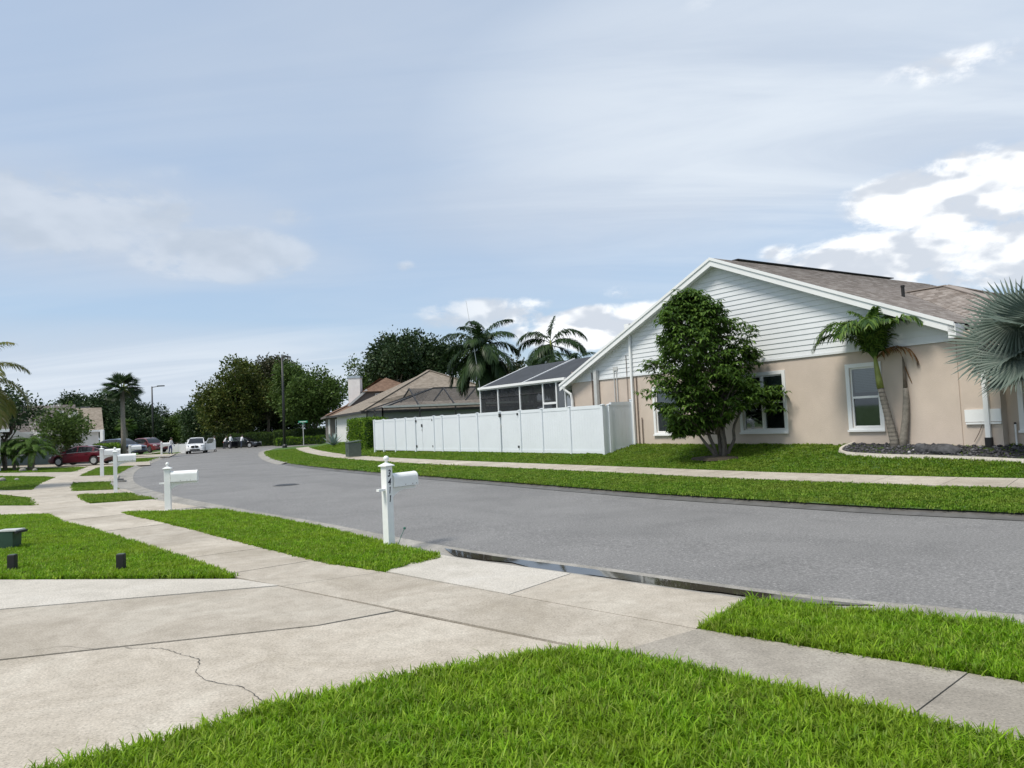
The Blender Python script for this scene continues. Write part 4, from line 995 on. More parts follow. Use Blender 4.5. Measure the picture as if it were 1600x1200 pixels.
def tree(name, label, loc, lobes, trunk_h, trunk_r, per, leaf, width, lmat, bmat='bark', cn=10, clump=.4, seed=1, group=None, trunks=None, cat='tree', shell=.5):
    r_ = np.random.default_rng(seed)
    t = thing(name, label, cat, loc, 0, group)
    mb = MB()
    for (bx, by, tx, ty) in (trunks or [(0, 0, 0, 0)]):
        pts = [(bx, by, -.25)]; rad = [trunk_r*1.35]
        for k in range(1, 6):
            f_ = k/5; pts.append((bx+(tx-bx)*f_+r_.normal(0, .06*trunk_h*.15), by+(ty-by)*f_+r_.normal(0, .06*trunk_h*.15), trunk_h*f_)); rad.append(trunk_r*(1.05-.35*f_))
        mb.tube(pts, rad, 9)
        near = sorted(lobes, key=lambda l: (l[0]-tx)**2+(l[1]-ty)**2)
        for l in near[:max(3, int(len(lobes)*.8/len(trunks or [1])))]:
            a = Vector(pts[-1]) if r_.random() < .6 else Vector(pts[-2]); b = Vector(l[:3]); m_ = a.lerp(b, .5)+Vector((r_.normal(0, .2), r_.normal(0, .2), -.12*(b-a).length))
            mb.tube([a, m_, b], [trunk_r*.5, trunk_r*.34, trunk_r*.12], 6)
    mb.build('trunk', bmat, t, True)
    V, F = crown(lobes, per, leaf, width, rnd=r_, cn=cn, clump=clump, shell=shell)
    link('crown', fast_mesh('crown', V, F), lmat, t)
    return t
def rand_lobes(rx, ry, rz0, zc, n_, r0, r1, seed):
    r_ = np.random.default_rng(seed); out = []
    for i in range(n_):
        d = r_.normal(0, 1, 3); d /= np.linalg.norm(d); k_ = r_.random()**.4
        out.append((d[0]*rx*k_, d[1]*ry*k_, zc+d[2]*rz0*k_, r_.uniform(r0, r1)))
    return out

# ------------------------------------------------------------------ multi-stem shade tree on the lawn
def shade_tree():
    x, y = 6.3, 22.75; z0_ = fz1(x, y)
    t = thing('umbrella_tree', 'dense dark green multi-stemmed tree on the lawn before the gable wall', 'tree', (x, y, z0_))
    r_ = np.random.default_rng(12)
    # crown profile: half-width (m) against height, offset of the axis
    prof = [(.7, .3, -1.2), (1.05, .95, -.8), (1.5, 1.5, -.5), (2.1, 1.75, -.45), (2.7, 1.75, -.42), (3.3, 1.68, -.45), (3.8, 1.5, -.5), (4.3, 1.2, -.58), (4.7, .85, -.66), (5.05, .35, -.7)]
    zs_, ws_, os_ = zip(*prof)
    tips = []
    while len(tips) < 2150:
        zz_ = r_.uniform(.75, 5.1); w_ = np.interp(zz_, zs_, ws_); a = r_.uniform(0, 2*PI); k_ = r_.random()**.38
        w2 = w_*(.84+.2*math.sin(a*3+zz_*2.3)+.12*math.sin(a*5-zz_*4))
        if math.sin(a*4+zz_*3.1)*math.sin(zz_*4.3+a) > .55 and r_.random() < .8: continue
        tips.append((np.interp(zz_, zs_, os_)+w2*k_*math.cos(a), w2*k_*math.sin(a), zz_+r_.normal(0, .06)))
    # a side bough reaching over the window, with gaps
    for i in range(110):
        f_ = r_.random(); tips.append((.75+.95*f_+r_.normal(0, .12), -.3+r_.normal(0, .25), 2.0-.25*f_+r_.normal(0, .2)))
    for i in range(34):
        tips.append((1.1+r_.normal(0, .16), r_.normal(0, .2), 3.05+r_.normal(0, .12)))
    tips = np.array(tips)
    V = []; F = []; k_ = 0
    for p in tips:
        nl = r_.integers(7, 11); a0 = r_.uniform(0, 6.28); ax = np.array([p[0]*.5, p[1]*.5, 1.2]); ax /= np.linalg.norm(ax)
        for j in range(nl):
            a = a0+j*6.283/nl+r_.normal(0, .2); out = np.array([math.cos(a), math.sin(a), r_.uniform(-.25, .45)])
            L = r_.uniform(.17, .29); W_ = L*.34; d = out/np.linalg.norm(out)
            s_ = np.cross(d, [0, 0, 1.]); s_ /= np.linalg.norm(s_)
            q0 = p+d*.02; q1 = p+d*L*.5+np.array([0, 0, -.01]); q2 = p+d*L*.92+np.array([0, 0, -L*.42])
            V += [q0, q1-s_*W_/2+[0, 0, .012], q1, q1+s_*W_/2+[0, 0, .012], q2]
            F += [(k_, k_+1, k_+2, k_+2), (k_, k_+2, k_+3, k_+3), (k_+1, k_+4, k_+2, k_+2), (k_+2, k_+4, k_+3, k_+3)]
            k_ += 5
    me = bpy.data.meshes.new('crown'); me.from_pydata([tuple(v) for v in V], [], [f[:3] for f in F]); me.update()
    link('crown', me, 'leaf_shade', t)
    stems = [[(-.12, 0, -.1), (-.2, .02, .3), (-.36, 0, .75), (-.5, .05, 1.6), (-.5, 0, 3)], [(0, .05, -.1), (.0, .08, .4), (-.02, .1, 1.0), (0, 0, 2.2), (-.1, 0, 3.6)], [(.1, 0, -.1), (.14, 0, .4), (.1, -.05, 1.0), (.25, 0, 2.0), (.3, 0, 3.2)],
             [(.15, .05, -.1), (.3, .05, .25), (.42, .0, .5), (.46, 0, .95), (.9, -.1, 1.7), (1.4, -.3, 1.95)], [(-.1, -.05, -.1), (-.3, -.1, .2), (-.5, -.12, .45), (-.75, -.1, .85), (-1.0, 0, 1.3)], [(.03, -.1, -.1), (.05, -.12, .5), (-.15, -.2, 1.2), (-.5, -.3, 2.2)]]
    for s_ in stems:
        sp = spline([(a[0], a[2]) for a in s_], .15); ys = np.interp(sp[:, 1], [a[2] for a in s_], [a[1] for a in s_])
        n_ = len(sp); MB().tube([(p[0], yy, p[1]) for p, yy in zip(sp, ys)], [.062*(1-.7*i/n_) for i in range(n_)], 8).build('stem', 'bark_grey', t, True)
    br = MB()
    for p in tips[::5]:
        if p[0] > .55 or p[2] < 1.1: continue
        b = Vector(p); a = Vector((p[0]*.25-.05, p[1]*.2, max(.7, p[2]-.7))); br.tube([a, a.lerp(b, .5)+Vector((0, 0, -.05)), b], [.022, .015, .006], 5)
    br.build('branches', 'bark_grey', t)
    m_ = MB().lathe([(.85, -.05), (.8, .02), (.5, .05), (.0, .06)], 20)
    m_.v = [(a*(1+.1*math.sin(5*math.atan2(b, a))), b, c) for a, b, c in m_.v]
    tag(m_.build('mulch_ring', 'soil', None, loc=(x, y, z0_-.02)), 'bare dark mulch ring at the foot of the multi-stemmed tree', 'mulch')
shade_tree()

# ------------------------------------------------------------------ palms
def frond(L, a0, a1, nl, ll, lw, seed, droop=.5, vshape=.5, lo=.12, ex=1.25):
    """feather frond in local XZ plane, starting at the origin, rising at a0 and bending to a1 (radians above horizontal)"""
    r_ = np.random.default_rng(seed); n_ = 18; pts = [np.zeros(3)]
    for i in range(n_):
        a = a0+(a1-a0)*((i+.5)/n_)**ex; pts.append(pts[-1]+np.array([math.cos(a), 0, math.sin(a)])*L/n_)
    pts = np.array(pts); V = []; F = []
    mb = MB().tube([tuple(p) for p in pts], [max(.004, L*.011*(1-i/n_*.85)) for i in range(n_+1)], 5)
    V = list(mb.v); F = [f for f in mb.f if len(f) == 4]
    for i in range(nl):
        t_ = lo+(1-lo)*(i+.5)/nl; k_ = t_*n_; j = min(int(k_), n_-1); p = pts[j]+(pts[j+1]-pts[j])*(k_-j); tg = (pts[j+1]-pts[j]); tg /= np.linalg.norm(tg)
        l_ = ll*(math.sin(PI*min(1, .22+.72*t_))**.7)*r_.uniform(.85, 1.1); up_ = np.cross(tg, [0, 1, 0]); up_ = -up_ if up_[2] < 0 else up_
        for s_ in (-1, 1):
            d = np.array([0, s_, 0])*.82+tg*(.55+.5*t_)+up_*vshape*r_.uniform(.2, 1.0); d += r_.normal(0, .07, 3); d /= np.linalg.norm(d)
            wv = np.cross(d, up_); wv /= np.linalg.norm(wv)+1e-9
            q0 = p; q1 = p+d*l_*.5+np.array([0, 0, -l_*droop*.12]); q2 = p+d*l_*.85+np.array([0, 0, -l_*droop*.5]); q3 = p+d*l_*.98+np.array([0, 0, -l_*droop*.85])
            b = len(V); V += [q0-wv*lw*.3, q0+wv*lw*.3, q1-wv*lw*.5, q1+wv*lw*.5, q2-wv*lw*.4, q2+wv*lw*.4, q3-wv*lw*.06, q3+wv*lw*.06]
            F += [(b, b+1, b+3, b+2), (b+2, b+3, b+5, b+4), (b+4, b+5, b+7, b+6)]
    return fast_mesh('frond', np.array(V), np.array(F))
def put_frond(par, me, mat, loc, az, name='frond', roll=0):
    o = link(name, me, mat, par); o.location = loc; o.rotation_euler = (roll, 0, az); return o

# the short palm beside the single window: one living, one dead stem
px, py = 9.98, 19.5; pz = fz1(px, py)
def local_dir(a): return a+HR
pl = thing('feather_palm', 'small green feather palm with ringed leaning trunk by the single window', 'palm', (px, py, pz))
u_ = Vector((.83, -.55, 0))          # image right, roughly
d_ = Vector((.55, -.83, 0))
def at_(a, z_): return tuple(Vector((.88, -.47, 0))*a+Vector((0, 0, z_)))
tr_pts = [at_(.0, -.1), at_(-.02, .2), at_(-.10, .7), at_(-.20, 1.3), at_(-.25, 1.62)]
MB().tube(tr_pts, [.125, .11, .095, .085, .08], 12).build('trunk', 'bark_palm', pl, True)
rg = MB()
for i in range(15):
    f_ = .1+i*.1; z_ = f_*1.05; a = np.interp(z_, [-.1, .2, .7, 1.3, 1.62], [0, -.02, -.1, -.2, -.25]); r0_ = np.interp(z_, [0, .2, .7, 1.3, 1.62], [.122, .11, .095, .085, .08])
    rg.tube([at_(a, z_-.008), at_(a, z_+.008)], r0_+.006, 12)
rg.build('trunk_rings', 'bark_grey', pl)
MB().tube([at_(-.25, 1.58), at_(-.275, 1.8), at_(-.31, 2.15), at_(-.335, 2.45)], [.09, .085, .062, .04], 10).build('crownshaft', 'crownshaft', pl, True)
top = Vector(at_(-.335, 2.4))
rot0 = math.atan2(-.47, .88)
spec = [(0.15, 1.55, 1.30, -1.0), (2.95, 1.6, 1.30, -1.35), (3.4, 1.55, 1.15, -1.45), (2.5, 1.35, 1.45, -.9), (-.5, 1.5, 1.25, -1.1), (1.2, 1.25, 1.45, -.3), (-1.6, 1.45, 1.25, -1.2), (4.0, 1.4, 1.3, -1.3), (.7, 1.5, 1.1, -1.35), (1.8, 1.1, 1.5, .1), (3.15, 1.5, .95, -1.5), (-1.0, 1.2, 1.42, -.5), (2.2, 1.5, 1.2, -1.3), (-2.2, 1.4, 1.1, -1.3), (.4, 1.25, 1.5, .35), (2.8, 1.2, 1.52, .5), (-1.3, 1.15, 1.54, .8)]
for i, (az, L, a0, a1) in enumerate(spec):
    put_frond(pl, frond(L*1.25, a0, a1*.82, 52, .50, .045, 40+i, .8, .6, ex=2.1), 'leaf_palm', top-Vector((0, 0, .04*(i % 3))), az+rot0)
put_frond(pl, frond(1.35, 1.05, -1.6, 34, .38, .034, 77, .95, .2), 'leaf_dead', top-Vector((0, 0, .08)), -.05+rot0, 'dead_frond')
put_frond(pl, frond(.8, .95, -.5, 20, .25, .03, 78, .6, .2), 'leaf_yellow', top-Vector((0, 0, .1)), .45+rot0, 'yellow_frond')
dp_ = thing('dead_palm_stem', 'bare dead leaning palm trunk with splintered top beside the living palm', 'palm', (px+.14, py-.08, pz))
MB().tube([at_(.02, -.1), at_(.04, .25), at_(.13, .8), at_(.17, 1.3), at_(.165, 1.55)], [.115, .1, .085, .075, .062], 12).build('trunk', 'bark_palm', dp_, True)
MB().tube([at_(.165, 1.5), at_(.165, 1.9), at_(.17, 2.2), at_(.15, 2.38)], [.055, .04, .03, .012], 8).build('dead_spear', 'bark', dp_, True)
MB().tube([at_(.17, 2.2), at_(.27, 1.85), at_(.40, 1.45)], [.016, .012, .008], 6).build('dead_stalk', 'leaf_dead', dp_)
wd = thing('weed_shrub', 'small sparse leafy weed growing behind the palm trunks', 'plant', (px+.28, py+.25, pz))
V, F = crown([(0, 0, .25, .22), (.18, -.1, .4, .16), (-.12, .05, .42, .12)], 60, .09, .05, rnd=np.random.default_rng(4), cn=3, clump=.08); link('leaves', fast_mesh('leaves', V, F), 'leaf_shade', wd)
MB().tube([(0, 0, -.05), (.05, 0, .2), (.16, -.08, .45)], .008, 5).tube([(0, 0, -.05), (-.08, .03, .42)], .007, 5).build('stem', 'bark', wd)

def fan_leaf(Rr, nseg, seed, spread=5.0, cup=.25):
    r_ = np.random.default_rng(seed); V = []; F = []
    for i in range(nseg):
        a = -spread/2+spread*(i+.5)/nseg; da = spread/nseg; L = Rr*(.82+.18*math.cos(a*.55))*r_.uniform(.94, 1.05)
        def P(r, an, z): return (r*math.cos(an), r*math.sin(an), z)
        jz = r_.normal(0, .02); k_ = len(V); rs = .58*L
        zf = lambda r: cup*r*r*.5/Rr
        dr = abs(r_.normal(0, .05))*L
        V += [P(.03, a, 0), P(rs, a-da*.5, zf(rs)), P(rs, a, zf(rs)+.035*Rr), P(rs, a+da*.5, zf(rs)), P(L*.85, a-da*.16+jz*.5, zf(L*.85)-dr*.3), P(L*.85, a+da*.16+jz*.5, zf(L*.85)-dr*.3), P(L, a+jz, zf(L)-dr)]
        F += [(k_, k_+1, k_+2), (k_, k_+2, k_+3), (k_+1, k_+4, k_+2), (k_+2, k_+4, k_+5), (k_+2, k_+5, k_+3), (k_+4, k_+6, k_+5)]
    return fast_mesh('fan_blade', np.array(V), np.array(F))
def fan_palm(name, label, loc, trunk_h, trunk_r, heads, lmat, Rr, petiole, seed, cat='palm', nseg=40, trunk_mat='bark_palm', hints=None):
    t = thing(name, label, cat, loc); r_ = np.random.default_rng(seed)
    MB().tube([(0, 0, -.2), (.02, 0, trunk_h*.3), (.0, .02, trunk_h*.7), (0, 0, trunk_h)], [trunk_r*1.3, trunk_r, trunk_r*.95, trunk_r*.9], 14).build('trunk', trunk_mat, t, True)
    for i, (az, el, pl_) in enumerate(heads):
        f = bpy.data.objects.new('fan_frond', None); COL.objects.link(f); f.parent = t; f.location = (0, 0, trunk_h-.05)
        dx = Vector((math.cos(az)*math.cos(el), math.sin(az)*math.cos(el), math.sin(el))); L = petiole*pl_
        end = dx*L+Vector((0, 0, -.12*L*L*math.cos(el)))
        MB().tube([(0, 0, 0), tuple(end*.5+Vector((0, 0, .05*L))), tuple(end)], [.035*Rr, .028*Rr, .02*Rr], 6).build('petiole', 'crownshaft' if lmat != 'leaf_silver' else 'leaf_silver', f)
        o = link('fan_blade', fan_leaf(Rr*r_.uniform(.9, 1.08), nseg, seed*31+i), lmat, f); o.location = end
        nx = (dx+Vector((0, 0, -.45-.2*r_.random()))).normalized(); hint = Vector(hints[i]) if hints and i < len(hints) and hints[i] else Vector((r_.normal(0, .35), r_.normal(0, .35), 1)); sd = nx.cross(hint).normalized(); nz_ = sd.cross(nx)
        o.rotation_euler = Matrix((nx, -sd, nz_)).transposed().to_euler()
    return t
bx, by = 11.9, 15.9
hd = [(R(a), R(e), p) for a, e, p in [(145, 14, 1.38), (148, 44, 1.25), (165, -10, 1.05), (195, 32, 1.1), (238, 12, 1.0), (262, 32, .9), (130, 5, 1.0), (100, 30, 1.0), (185, 58, .8), (290, 0, 1.0), (330, 25, 1.0), (10, 5, 1.0), (50, 30, 1.0), (250, -25, .9), (160, -22, .95), (75, 0, 1), (0, 70, .7), (215, 45, .85)]]
fan_palm('silver_fan_palm', 'silvery blue-green fan palm with huge stiff pleated leaves by the wing window', (bx, by, fz1(bx, by)), 2.5, .21, hd, 'leaf_silver', 1.08, .85, 5, nseg=46, hints=[(-.7, -.75, .35), (-.6, -.8, .3), (-.6, -.65, .6), (-.8, -.4, .6), None, (.2, -.9, .5)])

def feather_palm(name, label, loc, h, tr, nf, L, ll, lw, seed, mat='leaf_queen', elr=(1.25, -.15), lean=(0, 0), droop=.85, tmat='bark_palm', nl=46, custom=None):
    t = thing(name, label, 'palm', loc); r_ = np.random.default_rng(seed)
    tp = Vector((lean[0], lean[1], h))
    MB().tube([(0, 0, -.3), tuple(tp*.3), tuple(tp*.7), tuple(tp)], [tr*1.3, tr, tr*.9, tr*.75], 10).build('trunk', tmat, t, True)
    MB().tube([tuple(tp-Vector((0, 0, .1))), tuple(tp+Vector((0, 0, .55)))], [tr*.95, tr*.3], 8).build('crownshaft', 'crownshaft', t, True)
    for i in range(nf):
        az = i*2.39996+r_.normal(0, .15); f_ = i/max(1, nf-1); e = elr[0]+(elr[1]-elr[0])*f_
        if custom and i < len(custom): az, e, b_ = custom[i][:3]
        else: b_ = e-r_.uniform(1.3, 1.9)
        put_frond(t, frond(L*r_.uniform(.85, 1.05)*(custom[i][3] if custom and i < len(custom) and len(custom[i]) > 3 else 1), e, max(b_, -1.5), nl, ll, lw, seed*50+i, droop, .35), mat, tp+Vector((0, 0, .4-.3*f_)), az)
    return t

def far_loc(u, Y, z=None):   # place by bearing (photo column) and distance: plain metres in the street frame
    x = (u-802.7)/1155.*Y
    return (x, Y, z if z is not None else fz1(x, Y))
# queen palms behind the fence / screen rooms
feather_palm('queen_palm', 'full queen palm drooping over the bronze screen enclosure', far_loc(757, 47), 5.35, .16, 26, 3.0, .85, .065, 3, elr=(1.35, -.95), nl=64)
feather_palm('queen_palm', 'queen palm with few arching fronds and upright spear behind the screen room', far_loc(866, 52), 6.0, .13, 11, 3.2, .9, .07, 4, elr=(1.45, -.6), nl=60,
             custom=[(.2, 1.5, 1.2, .6), (3.3, .95, -1.1), (-.15, 1.0, -1.0), (2.9, .6, -1.2), (.4, .55, -1.2)])
feather_palm('areca_palm', 'low bushy palm beside the stucco house screen room roof', far_loc(902, 47), 3.7, .12, 22, 2.0, .5, .05, 5, elr=(1.4, -.5), nl=36)
feather_palm('areca_palm', 'low dark palm clump between the queen palms above the screen room roof', far_loc(838, 47), 3.5, .12, 22, 2.1, .5, .05, 6, elr=(1.4, -.4), nl=36)
ap = thing('antenna_pole', 'thin tall leaning pale pole rising above the queen palm', 'pole', far_loc(757, 45))
MB().tube([(0, 0, -.2), (-.25, 0, 4), (-.8, 0, 8.5)], [.035, .025, .01], 6).build('mast', 'pipe_grey', ap)

# street side trees
def bigtree(label, u, Y, zc, rx, ry, rzz, n_, r0, r1, th, tr, mat, seed, per=9, leaf=.4, width=.24, cn=9, z=None, group=None, shell=.5, name='oak_tree', trunks=None):
    return tree(name, label, far_loc(u, Y, z), rand_lobes(rx, ry, rzz, zc, n_, r0, r1, seed), th, tr, per, leaf, width, mat, 'bark', cn, .6, seed, group, trunks, shell=shell)
bigtree('broad yellow-green street tree above the black sedan', 372, 104, 6.6, 5.2, 4, 4.6, 22, 1.3, 2.1, 3.2, .22, 'leaf_olive', 21, z=.3)
bigtree('tall russet-tinged tree standing behind the black lamp post', 420, 110, 8.6, 3.4, 3.5, 4.6, 16, 1.2, 1.9, 4, .22, 'leaf_brown', 22, z=.4)
bigtree('rounded green tree above the street name sign', 486, 100, 6.8, 4.6, 4, 4.0, 22, 1.3, 2.0, 3.0, .14, 'leaf_mid', 23, z=.3, trunks=[(-.15, 0, -.4, 0), (.1, .1, .5, .2), (.3, -.1, 1.1, 0)])
bigtree('low spreading dark tree filling the corner grove behind the hedge', 440, 116, 5.2, 8.5, 4, 3.2, 30, 1.5, 2.3, 3, .25, 'leaf_oak', 24, z=.5, per=7)
bigtree('dark shadowed low tree beneath the yellow-green street tree', 340, 118, 3.0, 5.5, 4, 2.6, 20, 1.3, 2.1, 2, .22, 'leaf_oak', 26, z=.3, per=7)
bigtree('pale loose tree behind the white chimney', 565, 108, 8.0, 3.2, 3, 2.6, 14, .9, 1.5, 5, .2, 'leaf_mid', 25, z=.8, per=7)
bigtree('narrower dark oak with a domed crown rising behind the tan hip roof', 622, 86, 8.6, 2.7, 3, 3.0, 18, 1.0, 1.6, 5, .3, 'leaf_oak', 31, z=.8)
bigtree('wide dark oak touching the drooping queen palm behind the tan hip roof', 672, 90, 8.8, 4.0, 3, 2.9, 22, 1.1, 1.7, 5, .3, 'leaf_oak', 32, z=.8)
bigtree('rusty-edged shrub tree behind the drooping queen palm', 795, 62, 4.6, 1.8, 2, 1.8, 10, .6, 1.0, 3, .14, 'leaf_brown', 33, z=.8, leaf=.25, width=.16)
# far left backdrop
bigtree('dark round oak above the grey roofed house', 132, 120, 6.8, 3.4, 3, 1.3, 16, 1.0, 1.6, 6, .3, 'leaf_oak', 41, z=.5)
bigtree('large dark live oak behind the slender palm', 208, 135, 5.2, 5.0, 4, 3.0, 28, 1.5, 2.3, 4, .35, 'leaf_oak', 42, z=.4)
bigtree('dark tree behind the pale gabled garage', 165, 122, 4.4, 4.5, 4, 2.4, 20, 1.4, 2.1, 3, .3, 'leaf_oak', 43, z=.4)
bigtree('tree above the distant red tile roof', 272, 160, 3.0, 5.0, 4, 1.2, 22, 1.3, 2.1, 4, .3, 'leaf_mid', 44, z=.4)
bigtree('distant rounded dark tree behind the white parked car', 298, 150, 3.4, 4.6, 4, 1.5, 22, 1.3, 2.0, 4, .3, 'leaf_oak', 45, z=.4)
bigtree('low bushy mid-green tree above the open white car door', 318, 130, 3.0, 7, 3, 1.6, 24, 1.3, 2.0, 2, .2, 'leaf_mid', 46, z=.3)
bigtree('low dark tree behind the red car', 228, 128, 2.8, 3.6, 3, 1.6, 18, 1.2, 1.8, 2, .2, 'leaf_oak', 47, z=.3)
bigtree('far dark tree mass at the end of the street', 262, 185, 2.0, 9, 4, 1.2, 26, 1.2, 1.8, 3, .3, 'leaf_oak', 48, z=.3, per=6)
bigtree('dark leafy tree overhanging at the white garage', 8, 52, 4.0, 1.6, 2, 1.3, 12, .5, .9, 2, .12, 'leaf_oak', 49, z=.1, leaf=.28, width=.17)
bigtree('rear oak closing the view behind grey roofed house', 40, 150, 5.0, 8, 4, 3, 20, 1.6, 2.4, 3, .3, 'leaf_oak', 50, z=.3, per=6)
bigtree('rear tree closing the view behind the tan hip roof', 720, 110, 4.5, 8, 4, 3, 22, 1.6, 2.4, 3, .3, 'leaf_oak', 51, z=.8, per=6)
# a far wood closes the horizon: reads as one mass
V = []; F = []; k_ = 0
for az in np.linspace(-1.25, 1.15, 120):
    Yd = 320+30*math.sin(az*7); hh = 3.4+1.0*math.sin(az*23)+.7*math.sin(az*51)
    v_, f_ = crown([(Yd*math.sin(az), Yd*math.cos(az), hh*.45, hh*.75)], .55, 1.7, 1.2, rnd=rng, cn=5, clump=1.6)
    V.append(v_); F.append(f_+k_); k_ += len(v_)
tag(link('far_wood', fast_mesh('far_wood', np.vstack(V), np.vstack(F)), 'leaf_oak'), 'dark distant belt of woods along the horizon', 'woods', kind='stuff')

def hedge(name, label, loc, rzv, L, D, H, mat, leaf=.09, dens=900, seed=1, cat='hedge'):
    t = thing(name, label, cat, loc, rzv); r_ = np.random.default_rng(seed)
    n_ = int(dens*(L*H*2+L*D+D*H*2)); c = np.empty((n_, 3)); d = np.empty((n_, 3))
    f_ = r_.random(n_); tot = L*H*2+L*D+D*H*2; a1, a2 = L*H*2/tot, (L*H*2+L*D)/tot
    u = r_.uniform(-L/2, L/2, n_); w = r_.random(n_)
    s_ = np.where(r_.random(n_) < .5, -1, 1)
    for i in range(n_):
        if f_[i] < a1: c[i] = (u[i], s_[i]*D/2, w[i]*H); d[i] = (0, s_[i], .3)
        elif f_[i] < a2: c[i] = (u[i], (w[i]-.5)*D, H); d[i] = (0, 0, 1)
        else: c[i] = (s_[i]*L/2, (r_.random()-.5)*D, w[i]*H); d[i] = (s_[i], 0, .3)
    wob = .05*np.sin(c[:, :1]*3.1+seed)+.04*np.sin(c[:, 2:]*5+c[:, :1]*1.7)
    c = c+d*(r_.normal(-.02, .045, (n_, 1))+wob)
    V, F = leaves(c, unit(d+r_.normal(0, .7, (n_, 3))), leaf, leaf*.55, rnd=r_)
    link('foliage', fast_mesh('foliage', V, F), mat, t)
    MB().box(-L/2+.08, L/2-.08, -D/2+.08, D/2-.08, -.15, H-.08).build('dark_core', 'leaf_oak', t)  # solid box; its dark leaf colour puts shade behind the leaf gaps
    return t
hl = far_loc(573, 50.5)
hedge('clipped_hedge', 'bright clipped square hedge at the end of the white vinyl fence', (hl[0], hl[1], hl[2]-.05), HR, 3.4, 1.5, 2.0, 'leaf_hedge', .12, 420, 2)
hedge('clipped_hedge', 'low clipped boxwood hedge in front of the blue car', (-36.6, 66.5, .02), R(115), 5.0, 1.8, 1.35, 'leaf_hedge', .13, 260, 3)
hedge('clipped_hedge', 'long dark hedge behind the black sedan under the grove', (*far_loc(400, 101.5)[:2], .05), R(10), 7.0, 1.4, 1.7, 'leaf_mid', .2, 140, 4)
hedge('clipped_hedge', 'tiered dark hedge behind the street name sign', (*far_loc(478, 99)[:2], .1), R(12), 8.0, 1.4, 1.8, 'leaf_mid', .2, 140, 5)
hedge('clipped_hedge', 'low front hedge row at the foot of the street sign tree', (*far_loc(470, 96.6)[:2], .05), R(12), 6.0, 1.1, .9, 'leaf_hedge', .18, 140, 6)
hedge('clipped_hedge', 'far dark hedge behind the white car', (-40, 112, .0), R(20), 14, 2, 1.6, 'leaf_oak', .25, 90, 7)

# agave in front of the grey house
ag = thing('agave', 'large pale spiky agave on the lawn before the grey house', 'plant', (*far_loc(520, 63)[:2], fz1(*far_loc(520, 63)[:2])))
for i in range(26):
    a = i*2.4; e = .25+1.1*(i/26); L = 1.35
    dx = Vector((math.cos(a)*math.cos(e), math.sin(a)*math.cos(e), math.sin(e))); sd = Vector((-math.sin(a), math.cos(a), 0))
    p = [Vector((0, 0, .1)), dx*L*.5+Vector((0, 0, .1)), dx*L+Vector((0, 0, .0))]
    MB().add([tuple(p[0]-sd*.07), tuple(p[0]+sd*.07), tuple(p[1]+sd*.09), tuple(p[1]-sd*.09), tuple(p[2]), tuple(p[1]+Vector((0, 0, -.04)))], [(0, 1, 2, 3), (3, 2, 4), (0, 3, 5), (1, 5, 2)]).build('leaf', 'leaf_agave', ag)

# ------------------------------------------------------------------ neighbouring houses across the road
def frame3(a): return a
def hip_house(name, label, corner, a, b, La, Lb, base, eave, pitch, wall, roofm, hip=True, fasc='bronze', cap=True):
    """corner nearest the viewer; a, b unit 2-D axes of the two visible sides"""
    t = thing(name, label, 'house', (corner[0], corner[1], base), 0)
    A = Vector((a[0], a[1], 0)); B = Vector((b[0], b[1], 0)); H = eave-base; ov = .45
    c0 = Vector((0, 0, 0)); i = lambda p, q, z: tuple(A*p+B*q+Vector((0, 0, z)))
    w = MB()
    for (p, q), (p2, q2) in (((0, 0), (La, 0)), ((0, 0), (0, Lb)), ((La, 0), (La, Lb)), ((0, Lb), (La, Lb))):
        w.quad(i(p, q, -.4), i(p2, q2, -.4), i(p2, q2, H), i(p, q, H))
    w.build('wall', wall, t)
    h = Lb/2+ov; R0, R1 = (h-ov if hip else -ov), (La-h+ov if hip else La+ov); Z = H+pitch*h
    rf = MB(); e = [(-ov, -ov), (La+ov, -ov), (La+ov, Lb+ov), (-ov, Lb+ov)]
    for k in range(4):
        p, q = e[k], e[(k+1) % 4]; rf.bar(i(*p, H-.09), i(*q, H-.09), .06, .2)
    for k in range(1): rf.quad(*[i(*p, H-.02) for p in e])
    ro = rf.build('roof', fasc, t)
    m_ = Lb/2
    roof_courses('shingle_course', i(-ov, -ov, H), i(La+ov, -ov, H), i(R1, m_, Z), i(R0, m_, Z), roofm, ro, .2)
    roof_courses('shingle_course', i(La+ov, Lb+ov, H), i(-ov, Lb+ov, H), i(R0, m_, Z), i(R1, m_, Z), roofm, ro, .2)
    if hip:
        roof_courses('shingle_course', i(-ov, Lb+ov, H), i(-ov, -ov, H), i(R0, m_, Z), i(R0, m_, Z), roofm, ro, .2)
        roof_courses('shingle_course', i(La+ov, -ov, H), i(La+ov, Lb+ov, H), i(R1, m_, Z), i(R1, m_, Z), roofm, ro, .2)
        if cap:
            for c_, z_ in (((-ov, -ov), 0), ((-ov, Lb+ov), 0)): MB().bar(i(*c_, H+.05), i(R0, m_, Z+.05), .3, .05).build('hip_cap', 'shingle_tan' if roofm != 'shingle_red' else 'shingle_red', ro)
            MB().bar(i(R0, m_, Z+.05), i(R1, m_, Z+.05), .3, .05).build('ridge_cap', roofm, ro)
    else:
        for p in (0, La): MB().add([i(p, 0, H), i(p, Lb, H), i(p, m_, H+pitch*m_)], [(0, 1, 2)]).build('gable', wall, t)
    return t, i
